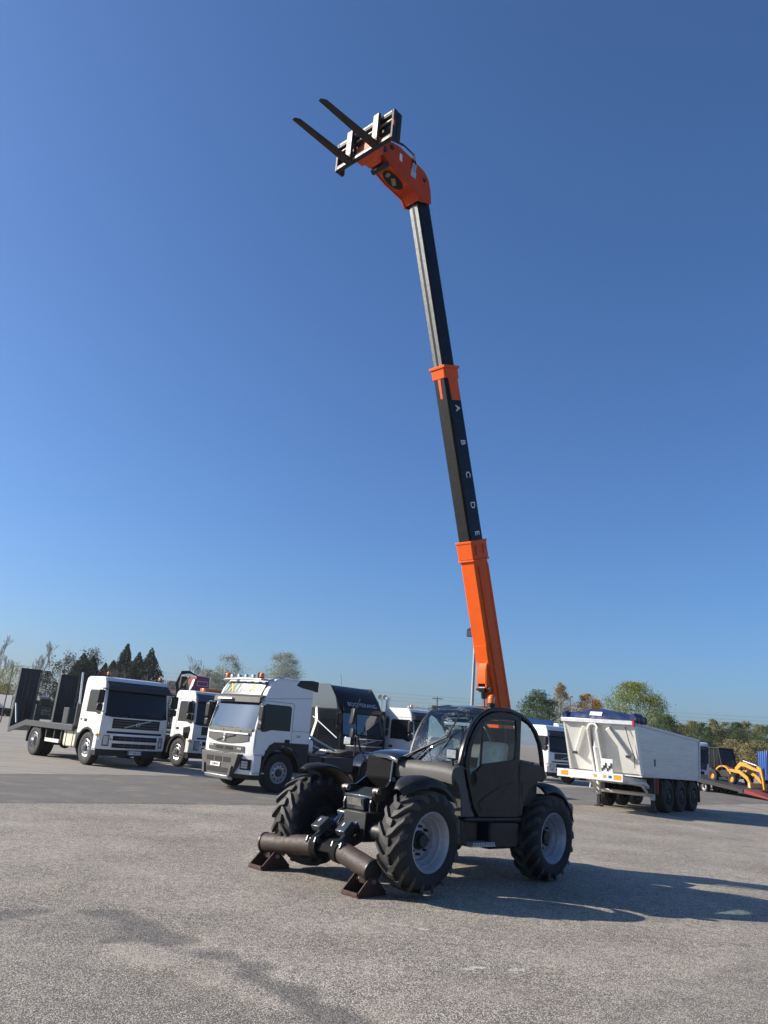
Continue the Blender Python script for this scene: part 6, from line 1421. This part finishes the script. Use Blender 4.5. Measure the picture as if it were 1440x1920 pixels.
put(crown_tree, 'pine_tree', 'dark green pine right of the telehandler cab', .213, 110, .066, 6.0, 'leaf_dark', 'pine', .18, 70, 4200, .30, 141, cl=.12, group=RB)
put(crown_tree, 'poplar', 'tall narrow tan poplar right of the pine', .243, 120, .079, 3.0, 'leaf_tan', 'column', .08, 90, 2600, .27, 142, 'bark_pale', cl=.13, group=RB)
put(crown_tree, 'poplar', 'slim half-bare poplar beside the taller tan one', .256, 122, .064, 2.0, 'leaf_tan', 'column', .08, 60, 1000, .25, 143, 'bark_pale', cl=.14, group=RB)
put(crown_tree, 'autumn_tree', 'orange autumn tree above the blue trailer sheet', .276, 120, .0665, 4.6, 'leaf_orange', 'round', .06, 80, 2600, .30, 144, cl=.13, group=RB)
put(crown_tree, 'autumn_tree', 'smaller yellow-orange tree right of the orange one', .291, 122, .062, 3.0, 'leaf_orange', 'column', .06, 60, 1500, .28, 145, cl=.13, group=RB)
put(crown_tree, 'broadleaf_tree', 'big yellow-green broadleaf tree behind the tipper trailer', .342, 110, .086, 8.6, 'leaf_green', 'round', .12, 150, 6500, .30, 146, cl=.09, group=RB)
put(crown_tree, 'broadleaf_tree', 'darker small tree at the right foot of the big green tree', .377, 104, .049, 4.6, 'leaf_dark', 'shrub', .02, 70, 2600, .28, 147, group=RB)
for i, (r, sl, lf, lab) in enumerate(((.195,.032,'leaf_dark','dark bush under the pine, left side'),(.225,.034,'leaf_olive','olive bush under the pine, right side'),(.25,.030,'leaf_dark','dark bush below the tan poplar'),(.285,.034,'leaf_olive','olive bush below the orange tree'),(.31,.038,'leaf_green','green bush left below the big broadleaf tree'),(.362,.036,'leaf_olive','olive bush right below the big broadleaf tree'))):
    put(crown_tree, 'bush', lab, r, 116, sl, 6.0, lf, 'shrub', .02, 60, 2200, .30, 160+i, group=RB, cat='bush')
for i, (r, sl) in enumerate(((.395,.040),(.41,.044),(.425,.043),(.438,.048),(.452,.046),(.466,.047),(.48,.049),(.495,.047),(.51,.048),(.53,.046))):
    put(crown_tree, 'wood_edge_tree', f'{("olive","olive","darker green")[i%3]} tree in the dense wood edge at right, {ORD[i]} from its left end', r, 134+rg_.uniform(-5,8), sl, 5.2, ('leaf_olive','leaf_olive','leaf_dark')[i%3], 'shrub', .02, 90, 3400, .30, 180+i, cl=.12, group='wood edge at right')
for i, (r, sl) in enumerate(((.405,.018),(.425,.022),(.447,.020),(.462,.026),(.478,.022),(.492,.027),(.51,.024),(.53,.026))):
    put(crown_tree, 'straw_bush', f'{"straw-coloured" if i%3 != 2 else "olive"} bush before the wood edge at right, {ORD[i]} from the left', r, 108+rg_.uniform(-5,5), sl, 4.4, ('leaf_straw','leaf_olive')[i%3 == 2], 'shrub', .02, 60, 2000, .27, 210+i, cl=.13, group='pale bushes before the wood edge', cat='bush')

# distant hill at the right
m = MB(); P = []
for i in range(9):
    t = i/8; row = []
    for j in range(33):
        x = 170+420*j/32; e = max(0, math.sin(math.pi*j/32))**.8; row.append((x, 400+80*t, e*(25+1.6*math.sin(j*1.7)+1.2*math.sin(j*4.1))*math.sin(math.pi*min(1,t*1.0+.001))**.7-1))
    P.append(row)
m.grid(P); o = m.build('hill', 'hill_green', angle=80); tag(o, kind='structure')

# ------------------------------------------------------------------ haze: even thin air over the whole yard
hm = bpy.data.materials.new('haze'); hm.use_nodes = True; ht = hm.node_tree; ht.nodes.remove(ht.nodes['Principled BSDF'])
pv = ht.nodes.new('ShaderNodeVolumePrincipled'); pv.inputs['Color'].default_value = (.86, .90, .95, 1); pv.inputs['Density'].default_value = .00022; pv.inputs['Anisotropy'].default_value = .2
ht.links.new(pv.outputs[0], ht.nodes['Material Output'].inputs['Volume']); MATS['haze'] = hm
m = MB(); m.box(-3600, 3600, -3600, 3600, -1.2, 30); o = m.build('haze', 'haze'); tag(o, kind='stuff')
